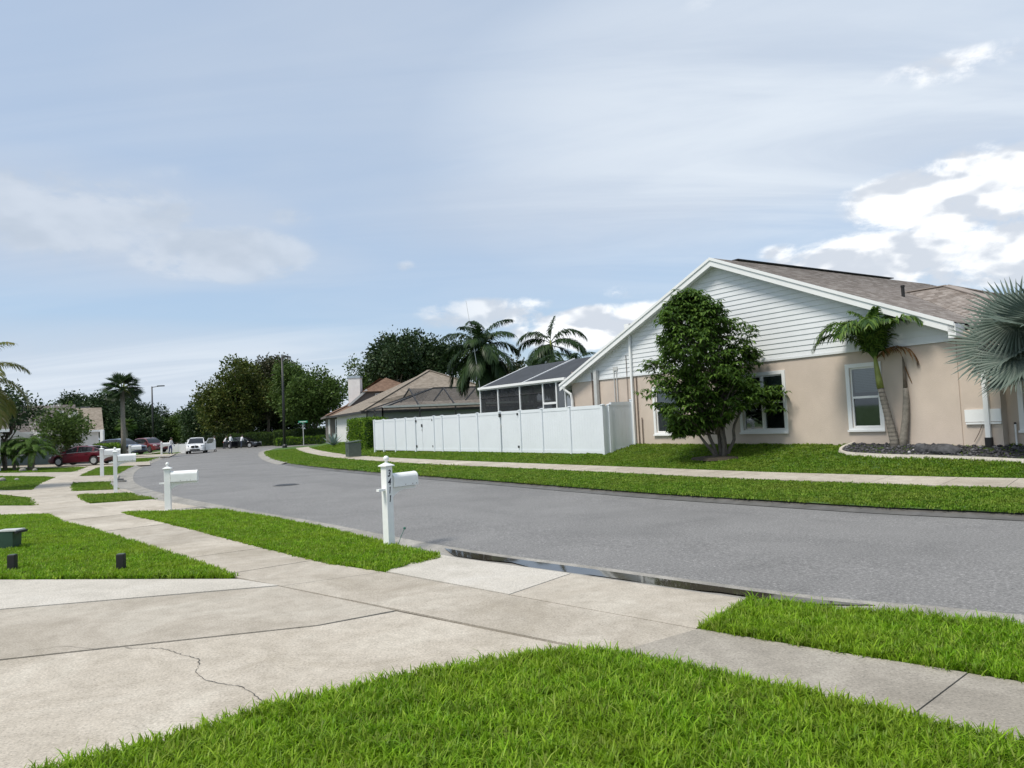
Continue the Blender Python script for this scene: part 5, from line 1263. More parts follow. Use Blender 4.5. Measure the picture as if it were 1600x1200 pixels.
def vwin(t, i, p0, p1, q0, q1, z0, z1, out, nm='window'):
    """flat framed window on a far wall between plan points; out = outward shift"""
    o = Vector(out); A_, B_ = Vector(i(p0, q0, z0))+o*.03, Vector(i(p1, q1, z0))+o*.03; up_ = Vector((0, 0, z1-z0))
    w = MB(); th = .07
    w.bar(A_, B_, th, .07).bar(A_+up_, B_+up_, th, .07).bar(A_, A_+up_, th, .07).bar(B_, B_+up_, th, .07).bar(A_+up_*.5, B_+up_*.5, .05, .05)
    f = w.build(nm, 'trim', t)
    MB().quad(tuple(A_), tuple(B_), tuple(B_+up_), tuple(A_+up_)).build('pane', 'car_glass', f)
a2, b2 = (-.38, .925), (.925, .38)
h2, i2 = hip_house('tan_roof_house', 'white house with tan hipped shingle roof behind the clipped hedge', (-11.5, 57.8), a2, b2, 14.5, 14.6, .8, 3.1, .47, 'white_wall', 'shingle_tan')
for k in range(3): vwin(h2, i2, 2.0+k*1.3, 2.6+k*1.3, 0, 0, 1.2, 1.9, (-.925, -.38, 0))
# bronze pool enclosure in front of it
pe = thing('pool_enclosure', 'dark bronze screened pool enclosure in front of the tan hip roof', 'screen room', (-11.5, 57.8, .8))
def pi_(p, q, z_): return tuple(Vector((a2[0], a2[1], 0))*p+Vector((b2[0], b2[1], 0))*q+Vector((0, 0, z_)))
bw = 13.5
nodes_ = [0, 2.7, 5.4, 8.1, 10.8, 13.5]
def roofz(q): return 2.35+ (2.0*min(1, q/4.6))
for q in nodes_:
    MB().bar(pi_(-6, q, -.3), pi_(-6, q, 2.35), .1, .1).build('post', 'bronze', pe)
    q2_ = max(q, 4.6) if q == 0 else q
    MB().bar(pi_(-6, q, 2.35), pi_(-3.2, q2_, 3.8), .09, .09).build('rafter', 'bronze', pe)
    MB().bar(pi_(-3.2, q2_, 3.8), pi_(-.4, q, 2.9 if q else 2.35), .09, .09).build('rafter', 'bronze', pe)
for (p, z_, q0_) in ((-6, 2.35, 0), (-6, 1.2, 0), (-3.2, 3.8, 4.6)): MB().bar(pi_(p, q0_, z_), pi_(p, bw, z_), .1, .12).build('beam', 'bronze', pe)
for p in (-6, -3.2, -.4): MB().bar(pi_(p, 0, -.3), pi_(p, 0, 2.35), .1, .1).build('post', 'bronze', pe)
MB().bar(pi_(-6, 0, 2.35), pi_(-.4, 0, 2.35), .1, .1).build('beam', 'bronze', pe)
MB().bar(pi_(-6.15, 0, 2.42), pi_(-6.15, bw, 2.42), .12, .14).build('gutter', 'pipe_grey', pe)
for qa, qb in zip(nodes_[:-1], nodes_[1:]):
    ra, rb_ = max(qa, 4.6 if qa == 0 else qa), max(qb, 4.6 if qb == 2.7 else qb)
    MB().quad(pi_(-6, qa, -.3), pi_(-6, qb, -.3), pi_(-6, qb, 2.35), pi_(-6, qa, 2.35)).build('mesh_panel', 'screen_bronze', pe)
    MB().quad(pi_(-6, qa, 2.36), pi_(-6, qb, 2.36), pi_(-3.2, rb_, 3.81), pi_(-3.2, ra, 3.81)).build('roof_panel', 'screen_bronze', pe)
    MB().quad(pi_(-3.2, ra, 3.81), pi_(-3.2, rb_, 3.81), pi_(-.4, qb, 2.91), pi_(-.4, qa, 2.91)).build('roof_panel', 'screen_bronze', pe)
MB().add([pi_(-6, 0, -.3), pi_(-.4, 0, -.3), pi_(-.4, 0, 2.35), pi_(-3.2, 4.6, 3.81), pi_(-6, 0, 2.35)], [(0, 1, 2, 4), (4, 2, 3)]).build('end_panel', 'screen_bronze', pe)

# grey two-storey house with the white chimney
a3, b3 = (-.30, .954), (.954, .30)
h3, i3 = hip_house('grey_house', 'dark grey two-storey house with reddish roofs and white chimney', (-18.3, 74.0), a3, b3, 9, 11, .8, 3.15, .45, 'grey_wall', 'shingle_red', fasc='grey_wall')
vwin(h3, i3, .0, .0, .5, 1.7, .55, 2.0, (-a3[0]*1, -a3[1]*1, 0)); vwin(h3, i3, 1.4, 2.6, 0, 0, .55, 2.0, (-b3[0], -b3[1], 0))
up3 = MB()
for (p, q), (p2, q2) in (((2, 3.9), (2, 9)), ((2, 3.9), (9, 3.9)), ((9, 3.9), (9, 9)), ((2, 9), (9, 9))): up3.quad(i3(p, q, 2), i3(p2, q2, 2), i3(p2, q2, 4.75), i3(p, q, 4.75))
up3 = up3.build('upper_wall', 'grey_wall', h3)
for e0, e1_x, r1, r0 in (((1.5, 9.5), (1.5, 3.4), (5.5, 6.4), (5.5, 6.4)), ((1.5, 3.4), (9.5, 3.4), (5.5, 6.4), (5.5, 6.4)), ((9.5, 3.4), (9.5, 9.5), (5.5, 5.8), (5.5, 5.8)), ((9.5, 9.5), (1.5, 9.5), (5.5, 5.8), (5.5, 5.8))):
    roof_courses('upper_roof', i3(*e0, 4.75), i3(*e1_x, 4.75), i3(*r1, 6.4), i3(*r0, 6.4), 'shingle_red', h3, .2)
# long lean-to slope running down to the street side
MB().add([i3(2.0, 1.2, 2.5), i3(2.0, 3.9, 4.9), i3(2.0, 3.9, 2.2), i3(2.0, 1.4, 2.2)], [(0, 1, 2, 3)]).build('lean_to_wall', 'grey_wall', h3)
roof_courses('lean_to_roof', i3(1.7, .8, 2.45), i3(8, .8, 2.45), i3(8, 3.9, 5.0), i3(1.7, 3.9, 5.0), 'shingle_red', h3, .2)
MB().bar(i3(1.7, .8, 2.40), i3(1.7, 3.9, 4.95), .06, .22).build('lean_to_fascia', 'pipe_grey', h3)
vwin(h3, i3, 2, 2, 4.8, 5.9, 3.4, 4.5, (-a3[0], -a3[1], 0))
MB().box(-.62, .62, -.62, .62, 2.6, 6.3).build('chimney', 'chimney', h3, loc=i3(3.6, 2.9, 0))
MB().box(-.68, .68, -.68, .68, 6.3, 6.52).build('chimney_cap', 'steel_cap', h3, loc=i3(3.6, 2.9, 0))

# ------------------------------------------------------------------ houses on the near side, left
h4, i4 = hip_house('grey_roof_house', 'single-storey house with plain grey-brown gable roof behind the flowering shrub', (-37.4, 62.5), (-.87, -.49), (-.53, .85), 13, 9, .3, 2.75, .48, 'teal_wall', 'shingle_grey', hip=False, fasc='pipe_grey')
MB().add([i4(2.2, -2.2, 1.95), i4(6.2, -2.2, 1.95), i4(4.2, -2.2, 2.75), i4(2.2, -.4, 1.95), i4(6.2, -.4, 1.95), i4(4.2, -.4, 2.75)], [(0, 1, 2), (0, 2, 5, 3), (1, 4, 5, 2)]).build('porch_gable', 'pipe_grey', h4)
vwin(h4, i4, 3.0, 4.4, 0, 0, .6, 1.8, (.49, -.87, 0))
h5, i5 = hip_house('white_garage', 'white garage with low roof behind the pygmy date palms', (-34.2, 49.3), (-.83, -.56), (-.6, .8), 8, 7, .1, 2.85, .35, 'white_wall', 'shingle_grey', hip=False, fasc='trim')
h6, i6 = hip_house('pale_gable_garage', 'pale garage with light brown roof plane behind the dark blue car', (-43.2, 77.0), (-.88, -.47), (-.52, .85), 4.0, 7, .35, 2.9, .62, 'white_wall', 'shingle_tan', hip=False, fasc='trim')
MB().box(-.15, .15, -.15, .15, -.3, 2.5).build('porch_post', 'trim', h6, loc=i6(-.3, -.6, 0)); MB().box(-.15, .15, -.15, .15, -.3, 2.5).build('porch_post', 'trim', h6, loc=i6(3.2, -.6, 0))
h7, i7 = hip_house('dark_roof_house', 'white house with nearly black steep roof beside the flowering shrub', (-47.0, 81.5), (-.88, -.47), (-.52, .85), 8, 8, .35, 3.3, .55, 'white_wall', 'shingle_dark', hip=False, fasc='trim')
h8, i8 = hip_house('red_tile_house', 'distant low house with orange-red tile roof between the trees', (-74.5, 165), (-1, 0), (0, 1), 9, 8, .3, 3.2, .45, 'tan_wall', 'tile_red', cap=False)

# ------------------------------------------------------------------ plants on the near side, left
feather_palm('coconut_palm', 'yellow-green palm with long fronds reaching in beside the white garage', (-21.8, 29.6, .2), 4.0, .14, 16, 2.7, .6, .045, 9, mat='leaf_yellow', elr=(1.2, -.45), nl=60, droop=.7)
sb = fan_palm('cabbage_palm', 'tall slender palm with pale trunk behind the low boxwood hedge', (-35.9, 68.0, .1), 6.3, .20, [(i*2.4, 1.25-1.75*(i/30), 1.0+.2*random.random()) for i in range(31)], 'leaf_queen', .95, .95, 8, nseg=26)
fan_palm('cabbage_palm', 'short young cabbage palm in front of the dark oaks', (*far_loc(198, 112)[:2], .3), 3.6, .2, [(i*2.4, 1.2-1.6*(i/20), 1.0) for i in range(20)], 'leaf_mid', .9, .9, 11, nseg=20)
pg = thing('pygmy_date_palm', 'bushy clump of pygmy date palms in the bed before the white garage', 'palm', (-33.4, 50.2, .15))
for k, (x_, y_, h_) in enumerate([(-.5, 0, 1.35), (.35, .2, 1.6), (.9, -.3, 1.1), (-1.2, .1, 1.0)]):
    MB().tube([(x_, y_, -.2), (x_*1.1, y_, h_*.5), (x_*1.2, y_, h_)], [.11, .09, .08], 8).build('trunk', 'bark', pg)
    for i in range(18): put_frond(pg, frond(1.75, 1.25-1.3*i/18, -.8-.3*(i % 3), 46, .30, .022, 900+k*20+i, .6, .3), 'leaf_shade', (x_*1.2, y_, h_), i*2.4+k)
fs = tree('flowering_shrub', 'large dark shrub with white blossoms behind the burgundy sedan', (-36.4, 59.5, .2), rand_lobes(1.9, 1.5, 1.5, 2.6, 20, .5, .85, 61), 1.2, .1, 13, .26, .13, 'leaf_mid', 'bark', 9, .4, 61, None, [(-.3, 0, -.6, 0), (.2, .1, .5, 0), (0, -.1, 0, 0)], cat='shrub')
r_ = np.random.default_rng(62)
for i in range(24):
    d = r_.normal(0, 1, 3); d /= np.linalg.norm(d); p = d*np.array([2.1, 1.7, 1.8])+[0, 0, 2.8]
    if p[1] > .3: p[1] = -p[1]
    v_, f_ = crown([(0, 0, 0, .12)], 160, .09, .07, rnd=r_, cn=3, clump=.06); link('blossom', fast_mesh('blossom', v_, f_), 'flower_white', fs).location = tuple(p)
fr = tree('red_flower_bush', 'small bush with red blooms against the white garage', (-34.7, 48.6, .1), rand_lobes(.5, .4, .4, .8, 6, .25, .4, 63), .4, .03, 40, .14, .07, 'leaf_shade', 'bark', 6, .15, 63, cat='shrub')
for i in range(7): v_, f_ = crown([(0, 0, 0, .1)], 200, .07, .05, rnd=r_, cn=3, clump=.05); link('bloom', fast_mesh('bloom', v_, f_), 'flower_red', fr).location = (r_.uniform(-.7, .7), -.4, r_.uniform(.6, 1.5))
for k, (x_, y_, s_, lb) in enumerate([(-32.2, 48.4, .2, 'pale round border stone at the foot of the pygmy palms'), (-31.5, 48.6, .14, 'small pale border stone between round stone and sedan'), (-25.6, 37.0, .15, 'pale mossy stone at the lawn edge'), (-25.0, 37.2, .10, 'little pebble stone beside the mossy stone')]):
    bm = bmesh.new(); bmesh.ops.create_icosphere(bm, subdivisions=2, radius=s_)
    for v in bm.verts: v.co *= 1+.18*math.sin(v.co.x*9/s_*.2+k)+.1*math.cos(v.co.y*7/s_*.3); v.co.z *= .7
    me = bpy.data.meshes.new('border_stone'); bm.to_mesh(me); bm.free(); o = link('border_stone', me, 'curb'); o.location = (x_, y_, nz1(x_, y_)+s_*.4); tag(o, lb, 'stone')

# ------------------------------------------------------------------ mailboxes
def mailbox(label, loc, ang, number=None, H=1.22, w=.115, full=True, ball=True, boxscale=1.):
    """ang: direction of the box axis (towards the road)"""
    t = thing('mailbox', label, 'mailbox', loc, ang, 'mailboxes along the near verge')
    h = w/2
    p = MB().box(-h, h, -h, h, -.2, H).build('post', 'white_paint', t)
    bv = p.modifiers.new('bevel', 'BEVEL'); bv.width = .004; bv.segments = 2
    k = w*.72
    MB().add([(-k, -k, H), (k, -k, H), (k, k, H), (-k, k, H), (-k, -k, H+.012), (k, -k, H+.012), (k, k, H+.012), (-k, k, H+.012), (-.02, -.02, H+.055), (.02, -.02, H+.055), (.02, .02, H+.055), (-.02, .02, H+.055)],
             [(3, 2, 1, 0), (0, 1, 5, 4), (1, 2, 6, 5), (2, 3, 7, 6), (3, 0, 4, 7), (4, 5, 9, 8), (5, 6, 10, 9), (6, 7, 11, 10), (7, 4, 8, 11), (8, 9, 10, 11)]).build('cap', 'white_paint', t)
    if ball: MB().lathe([(.0, H+.05), (.022, H+.05), (.02, H+.075)] + [(.043*math.cos(a), H+.118+.043*math.sin(a)) for a in np.linspace(-1.1, 1.57, 9)], 16).build('finial', 'white_paint', t, True)
    zb = H-.325
    MB().box(-.19 if full else -h-.02, -h, -.03, .03, zb-.045, zb-.01).box(h, h+.50*boxscale, -.03, .03, zb-.055, zb-.01).build('arm', 'white_paint', t)
    # scrolled bracket
    br = [(h, zb-.055)] + [(h+.34*boxscale*(1-math.sin(a)), zb-.24+.185*math.cos(a)) for a in np.linspace(0, PI/2, 8)]
    n_ = len(br); V = [(x, -.018, z_) for x, z_ in br] + [(x, .018, z_) for x, z_ in br]
    MB().add(V, [tuple(range(n_)), tuple(reversed(range(n_, 2*n_)))] + [(i, i+n_, (i+1) % n_+n_, (i+1) % n_) for i in range(n_)]).build('bracket', 'white_paint', t, fixn=True)
    # rounded-top box
    bw_, bh, L = .085*boxscale, .135*boxscale, .48*boxscale
    prof = [(-bw_, 0), (bw_, 0), (bw_, bh)] + [(bw_*math.cos(a), bh+bw_*.85*math.sin(a)) for a in np.linspace(.25, PI-.25, 9)] + [(-bw_, bh)]
    n_ = len(prof); x0_ = h+.015; V = [(x0_, y_, zb+z_) for y_, z_ in prof] + [(x0_+L, y_, zb+z_) for y_, z_ in prof]
    bx_ = MB().add(V, [tuple(range(n_)), tuple(reversed(range(n_, 2*n_)))] + [(i, i+n_, (i+1) % n_+n_, (i+1) % n_) for i in range(n_)]).build('box', 'white_paint', t, fixn=True)
    V = [(x0_+L-.012, y_*1.05, zb-.004+z_*1.03) for y_, z_ in prof] + [(x0_+L+.014, y_*1.05, zb-.004+z_*1.03) for y_, z_ in prof]
    MB().add(V, [tuple(range(n_)), tuple(reversed(range(n_, 2*n_)))] + [(i, i+n_, (i+1) % n_+n_, (i+1) % n_) for i in range(n_)]).build('door', 'white_paint', bx_, fixn=True)
    if full:
        for xx in (.22, .37, .45): MB().box(x0_+xx, x0_+xx+.014, -bw_-.004, -bw_, zb+.018, zb+.028).build('rivet', 'pipe_rust', bx_)
    if number:
        for i, ch in enumerate(number):
            zc = H-.105-i*.128
            if ch == '1':      # a plain slanted brush stroke
                V = [(-.014, zc-.05), (.001, zc-.052), (.016, zc+.046), (.006, zc+.052), (-.012, zc+.034), (-.002, zc+.034)]
                V = [(x, -h-.003, z_) for x, z_ in V] + [(x, -h+.001, z_) for x, z_ in V]
                MB().add(V, [(0, 1, 2, 3, 4, 5), (0, 6, 7, 1), (1, 7, 8, 2), (2, 8, 9, 3), (3, 9, 10, 4), (4, 10, 11, 5), (5, 11, 6, 0)]).build('digit', 'digits', t, fixn=True)
                continue
            cu = bpy.data.curves.new('digit', 'FONT'); cu.body = ch; cu.size = .145; cu.shear = .22; cu.align_x = 'CENTER'; cu.extrude = .0015; cu.offset = .0022
            tmp = bpy.data.objects.new('digit', cu); COL.objects.link(tmp); bpy.context.view_layer.update()
            dme = bpy.data.meshes.new_from_object(tmp.evaluated_get(bpy.context.evaluated_depsgraph_get())); bpy.data.objects.remove(tmp); dme.materials.clear(); dme.materials.append(M['digits'])
            o = bpy.data.objects.new('digit', dme); COL.objects.link(o); o.parent = t
            o.location = (-.010, -h-.002, zc-.05); o.rotation_euler = (PI/2, 0, 0); o.scale = (.86, 1, 1)
    return t
def mb_at(x, y, label, ang, **kw): return mailbox(label, (x, y, nz1(x, y)), ang, **kw)
mb_at(-1.98, 11.36, 'white post mailbox with ball finial and number 3411 down its post', R(51), number='3411', H=1.20, w=.125)
mb_at(-8.64, 18.41, 'white post mailbox with ball finial at the end of the verge strip', R(14), H=1.02, w=.14, full=True, boxscale=1.25)
mb_at(-13.77, 25.52, 'tall slim white mailbox with pointed finial by the widened curb', R(28), H=1.38, w=.12, boxscale=1.15)
mb_at(-20.8, 37.31, 'white post mailbox standing close to the rear of the burgundy sedan', R(30), H=1.36, w=.17, boxscale=1.5)
mb_at(-30.6, 58.9, 'plain white mailbox in front of the box hedge', R(32), H=1.28, w=.16, ball=False, boxscale=1.5)
mb_at(-36.7, 77.0, 'distant white mailbox beside the red car', R(32), H=1.25, w=.16, boxscale=1.5)
mb_at(-36.9, 83.8, 'farthest white mailbox next to the low white panel screen', R(32), H=1.3, w=.2, boxscale=1.6)
wb = thing('white_bin_fence', 'low white panel screen beside the farthest mailbox', 'screen', (-38.6, 85.0, nz1(-38.6, 85.0)), R(5))
for k in range(2):
    MB().box(-1.6+k*1.6, -.1+k*1.6, -.03, .03, -.1, .95).build('panel', 'trim', wb); MB().box(-1.68+k*1.6, -1.58+k*1.6, -.05, .05, -.1, 1.02).build('post', 'trim', wb)
MB().box(1.5, 1.6, -.05, .05, -.1, 1.02).build('post', 'trim', wb)
# green marker whisker beside the 3411 post
mk = thing('marker_stake', 'thin leaning green marker stake at the foot of the 3411 mailbox', 'stake', (-1.86, 11.30, 0))
MB().tube([(0, 0, -.05), (.07, 0, .13), (.125, 0, .24)], .005, 6).build('rod', 'marker_green', mk); MB().lathe([(.0, -.02), (.018, -.015), (.02, 0), (.018, .015), (0, .02)], 10, (.13, 0, .255)).build('tip', 'marker_green', mk)

# ------------------------------------------------------------------ utility things
ub = thing('utility_cabinet', 'grey-green metal utility cabinet on the lawn by the clipped hedge', 'cabinet', (-9.35, 42.9, fz1(-9.35, 42.9)), HR-R(8))
c_ = MB().box(-.42, .42, -.36, .36, 0, .84).build('body', 'green_box', ub); MB().add([(-.45, -.39, .84), (.45, -.39, .84), (.45, .39, .92), (-.45, .39, .92), (-.45, -.39, .88), (.45, -.39, .88), (.45, .39, .97), (-.45, .39, .97)], [(0, 1, 5, 4), (1, 2, 6, 5), (2, 3, 7, 6), (3, 0, 4, 7), (4, 5, 6, 7), (3, 2, 1, 0)]).build('lid', 'green_box', ub)
MB().box(-.5, .5, -.44, .44, -.15, .05).build('pad', 'concrete', ub); MB().box(-.02, .02, -.375, -.36, .35, .5).build('handle', 'black_metal', ub)
up_ = thing('utility_pedestal', 'dark green utility pedestal with flat grey lid standing in the lawn', 'pedestal', (-8.80, 12.9, 0))
MB().add([(-.13, -.13, -.05), (.13, -.13, -.05), (.13, .13, -.05), (-.13, .13, -.05), (-.14, -.14, .33), (.14, -.14, .33), (.14, .14, .33), (-.14, .14, .33)], [(0, 1, 5, 4), (1, 2, 6, 5), (2, 3, 7, 6), (3, 0, 4, 7), (4, 5, 6, 7)]).build('body', 'pedestal_green', up_)
up_.scale = (.85, .85, .95)
MB().box(-.20, .21, -.15, .15, .33, .355).build('lid', 'pipe_grey', up_); MB().box(-.26, -.175, -.15, .15, .27, .33).build('hinge_box', 'black_plastic', up_); MB().box(-.26, -.18, -.18, -.155, .275, .325).build('white_tag', 'trim', up_); MB().box(.19, .25, -.16, .16, .29, .33).build('lip', 'black_plastic', up_)
for (x_, y_, lb) in ((-7.22, 10.62, 'short square black post in the lawn nearer the green pedestal'), (-5.46, 10.22, 'short square black post in the lawn near the lawn tip')):
    t_ = thing('bollard', lb, 'post', (x_, y_, 0), R(8), 'short black posts in the lawn')
    b_ = MB().box(-.05, .05, -.05, .05, -.1, .235).build('post', 'black_plastic', t_); bv = b_.modifiers.new('bevel', 'BEVEL'); bv.width = .008; bv.segments = 2
    MB().box(-.043, .043, -.043, .043, .2352, .24).build('top', 'green_box', t_)
def street_lamp(label, loc, H, ang, r=.11):
    t = thing('street_lamp', label, 'lamp', loc, ang)
    MB().tube([(0, 0, -.2), (0, 0, H*.5), (0, 0, H)], [r*1.2, r, r*.75], 10).build('pole', 'black_metal', t, True)
    MB().lathe([(r*2, -.1), (r*2, .25), (r*1.3, .4)], 12).build('base', 'black_metal', t)
    MB().tube([(0, 0, H-.12), (.9, 0, H-.02), (1.1, 0, H)], [.05, .045, .04], 8).build('arm', 'black_metal', t)
    hd_ = MB().box(.8, 1.75, -.18, .18, H-.04, H+.1).build('lamp_head', 'black_metal', t); MB().box(.95, 1.65, -.13, .13, H-.05, H-.041).build('lens', 'lamp_clear', hd_)
street_lamp('tall black street lamp post at the corner before the grove', (-25.0, 80.6, .05), 10.0, R(80), .13)
street_lamp('distant street lamp with a horizontal arm over the near verge', (-51.2, 105, .1), 9.0, R(0), .12)
ss = thing('street_sign', 'green street name sign on a post at the corner', 'sign', (*far_loc(474, 92.5)[:2], .1), R(5))
MB().tube([(0, 0, -.2), (0, 0, 2.9)], .05, 8).build('post', 'pipe_grey', ss); MB().box(-.55, .55, -.015, .015, 2.72, 2.96).build('name_blade', 'green_sign', ss); MB().box(-.015, .015, -.5, .5, 2.46, 2.70).build('name_blade', 'green_sign', ss)
MB().box(-.40, .40, -.018, -.0155, 2.80, 2.88).build('lettering_band', 'trim', ss)
s2 = thing('street_sign', 'small white sign on a thin post beyond the parked cars', 'sign', (*far_loc(305, 118)[:2], .1), 0)
MB().tube([(0, 0, -.2), (0, 0, 2.6)], .04, 6).build('post', 'pipe_grey', s2); MB().box(-.42, .42, -.015, .015, 2.45, 2.65).build('plate', 'trim', s2)

# ------------------------------------------------------------------ cars
def car(name, label, loc, ang, kind, paint, open_doors=(), rimm='rim', bmw=False):
    """x forward, y left, z up"""
    t = thing(name, label, 'car', loc, ang)
    if kind == 'sedan': L, Wd, Hh, wb_, wr_, gc = 4.60, 1.78, 1.44, 2.70, .32, .19
    else: L, Wd, Hh, wb_, wr_, gc = 4.72, 1.89, 1.69, 2.82, .37, .24
    hw = Wd/2; xf = L/2; fw = xf-.92 if kind == 'sedan' else xf-.90; rw = fw-wb_
    if kind == 'sedan':
        top = [(-xf, .86), (-xf+.08, .99), (-xf+.45, 1.03), (-1.55, 1.0), (-1.0, .95), (0, .92), (.9, .93), (1.45, .86), (1.95, .74), (xf-.08, .62), (xf, .5)]
        roof = [(-1.95, 1.02), (-1.45, 1.22), (-.9, 1.38), (-.3, 1.44), (.2, 1.42), (.65, 1.27), (1.30, .93)]
    else:
        top = [(-xf, .9), (-xf+.05, 1.05), (-xf+.3, 1.08), (-1.5, 1.06), (0, 1.04), (.85, 1.07), (1.4, 1.04), (1.95, .95), (xf-.1, .84), (xf, .62)]
        roof = [(-xf+.12, 1.06), (-xf+.42, 1.45), (-xf+.75, 1.60), (-1.0, 1.68), (-.2, 1.69), (.35, 1.63), (.72, 1.42), (1.12, 1.07)]
    tx, tz = zip(*top); rx_, rz_ = zip(*roof)
    xs = np.unique(np.concatenate([np.linspace(-xf, xf, 61), [fw-wr_*1.16, fw+wr_*1.16, rw-wr_*1.16, rw+wr_*1.16]]))
    V = []; rings = 9
    for x in xs:
        e = abs(x)/xf; w_ = hw*(1-.20*max(0, (e-.72)/.28)**2.2)
        zl = gc+.10*max(0, (e-.85)/.15); 
        for xw in (fw, rw):
            d = abs(x-xw)
            if d < wr_*1.16: zl = max(zl, wr_+math.sqrt(max(0, (wr_*1.16)**2-d*d)))
        zt_ = float(np.interp(x, tx, tz)); zl = min(zl, zt_-.06)
        zm = zl+(zt_-zl)*.45
        sec = [(w_*.90, zl), (w_*.985, zl+(zt_-zl)*.10), (w_, zm), (w_*.975, zl+(zt_-zl)*.80), (w_*.92, zt_-.012), (w_*.5, zt_+.018)]
        full_ = [(-a, z_) for a, z_ in sec] + [(0, zt_+.03)] + [(a, z_) for a, z_ in reversed(sec)]
        V += [(x, a, z_) for a, z_ in full_]; rings = len(full_)
    F = [(i*rings+j, i*rings+j+1, (i+1)*rings+j+1, (i+1)*rings+j) for i in range(len(xs)-1) for j in range(rings-1)]
    F += [tuple(range(rings)), tuple((len(xs)-1)*rings+j for j in reversed(range(rings)))]
    body = MB().add(V, F).build('body', paint, t, True, fixn=True)
    body.data.set_sharp_from_angle(angle=R(40))
    MB().box(-xf+.15, xf-.15, -hw*.82, hw*.82, gc+.0, .55).build('underbody', 'black_plastic', t)
    # greenhouse
    gx = np.linspace(rx_[0], rx_[-1], 33); bel = np.interp(gx, tx, tz)-.02; rt_ = np.maximum(np.interp(gx, rx_, rz_), bel+.002)
    wbelt = hw*.92; wroof = hw*.70
    def gsec(k_):
        hgt = rt_[k_]-bel[k_]; full_h = Hh-.95; f_ = min(1, hgt/full_h); wr2 = wbelt-(wbelt-wroof)*f_
        return [(wbelt, bel[k_]), (wbelt-(wbelt-wr2)*.9, bel[k_]+hgt*.86), (wr2*.90, bel[k_]+hgt*.985), (0, bel[k_]+hgt*1.02)]
    side = {1: MB(), -1: MB()}; glassT = MB(); roofT = MB(); rearT = MB()
    flat = [k_ for k_ in range(33) if rt_[k_] > Hh-.12]; f0, f1 = flat[0], flat[-1]
    for k_ in range(32):
        A_, B_ = gsec(k_), gsec(k_+1); xa, xb = gx[k_], gx[k_+1]
        for s_ in (1, -1):
            side[s_].quad((xa, s_*A_[0][0], A_[0][1]), (xb, s_*B_[0][0], B_[0][1]), (xb, s_*B_[1][0], B_[1][1]), (xa, s_*A_[1][0], A_[1][1]))
            tgt = roofT if f0 <= k_ < f1 else (rearT if k_ < f0 else glassT)
            tgt.quad((xa, s_*A_[2][0], A_[2][1]), (xb, s_*B_[2][0], B_[2][1]), (xb, 0, B_[3][1]), (xa, 0, A_[3][1]))
            roofT.quad((xa, s_*A_[1][0], A_[1][1]), (xb, s_*B_[1][0], B_[1][1]), (xb, s_*B_[2][0], B_[2][1]), (xa, s_*A_[2][0], A_[2][1]))
    roofT.build('roof', paint, t, True, fixn=True); glassT.build('windshield', 'car_glass', t, True, fixn=True); rearT.build('rear_window', 'car_glass', t, True, fixn=True)
    for s_ in (1, -1):
        sg = side[s_].build('side_window', 'car_glass', t, True, fixn=True)
        pil = MB()
        for xp, w_ in ((-.05, .07), (rx_[0]+.75, .16) if kind == 'sedan' else (-xf+1.05, .14), (rx_[-1]-.42, .05)):
            k_ = int(abs(gx-xp).argmin()); A_ = gsec(k_)
            pil.bar((gx[k_], s_*(A_[0][0]+.004), A_[0][1]), (gx[k_], s_*(A_[1][0]+.006), A_[1][1]), w_, .018)
        pil.build('pillar', paint if kind == 'sedan' else 'black_plastic', t)
        belt = MB(); belt.bar((rx_[0]+.3, s_*(wbelt+.006), float(np.interp(rx_[0]+.3, tx, tz))), (rx_[-1]-.1, s_*(wbelt+.006), float(np.interp(rx_[-1]-.1, tx, tz))), .015, .025); belt.build('belt_trim', 'steel_cap', t)
        for xd in (-.85 if kind == 'sedan' else -.75, .25): 
            dh = MB().box(xd, xd+.2, s_*hw*.985-.012, s_*hw*.985+.022, .80, .83).build('handle', paint, t)
        for xd in (-.08, 1.0, -1.1):
            zt_ = float(np.interp(xd, tx, tz)); MB().bar((xd, s_*(hw*1.001), gc+.2), (xd-.03, s_*hw*.985, zt_-.1), .006, .010).build('door_seam', 'black_plastic', t)
        MB().box(.78, .98, s_*hw*.93, s_*hw*1.10, .93 if kind == 'sedan' else 1.06, 1.06 if kind == 'sedan' else 1.22).build('mirror', paint, t)
        MB().box(-wb_/2+wr_, wb_/2-wr_, s_*hw*.93-.02, s_*hw*.93+.02, gc-.02, gc+.1).build('sill', 'black_plastic', t)
        hz = .66 if kind == 'sedan' else .84
        MB().add([(xf-.52, s_*hw*.90, hz+.08), (xf-.06, s_*hw*.62, hz+.02), (xf-.02, s_*hw*.60, hz-.09), (xf-.50, s_*hw*.955, hz-.06)], [(0, 1, 2, 3)]).build('headlight', 'lamp_clear', t)
        MB().obox((xf-.20, s_*hw*.74, hz), (.34, .16, .12), Matrix.Rotation(-s_*.75, 3, 'Z')).build('headlight', 'lamp_clear', t)
        MB().obox((-xf+.12, s_*hw*.78, .86 if kind == 'sedan' else .98), (.26, .2, .15), Matrix.Rotation(s_*.6, 3, 'Z')).build('tail_light', 'lamp_red', t)
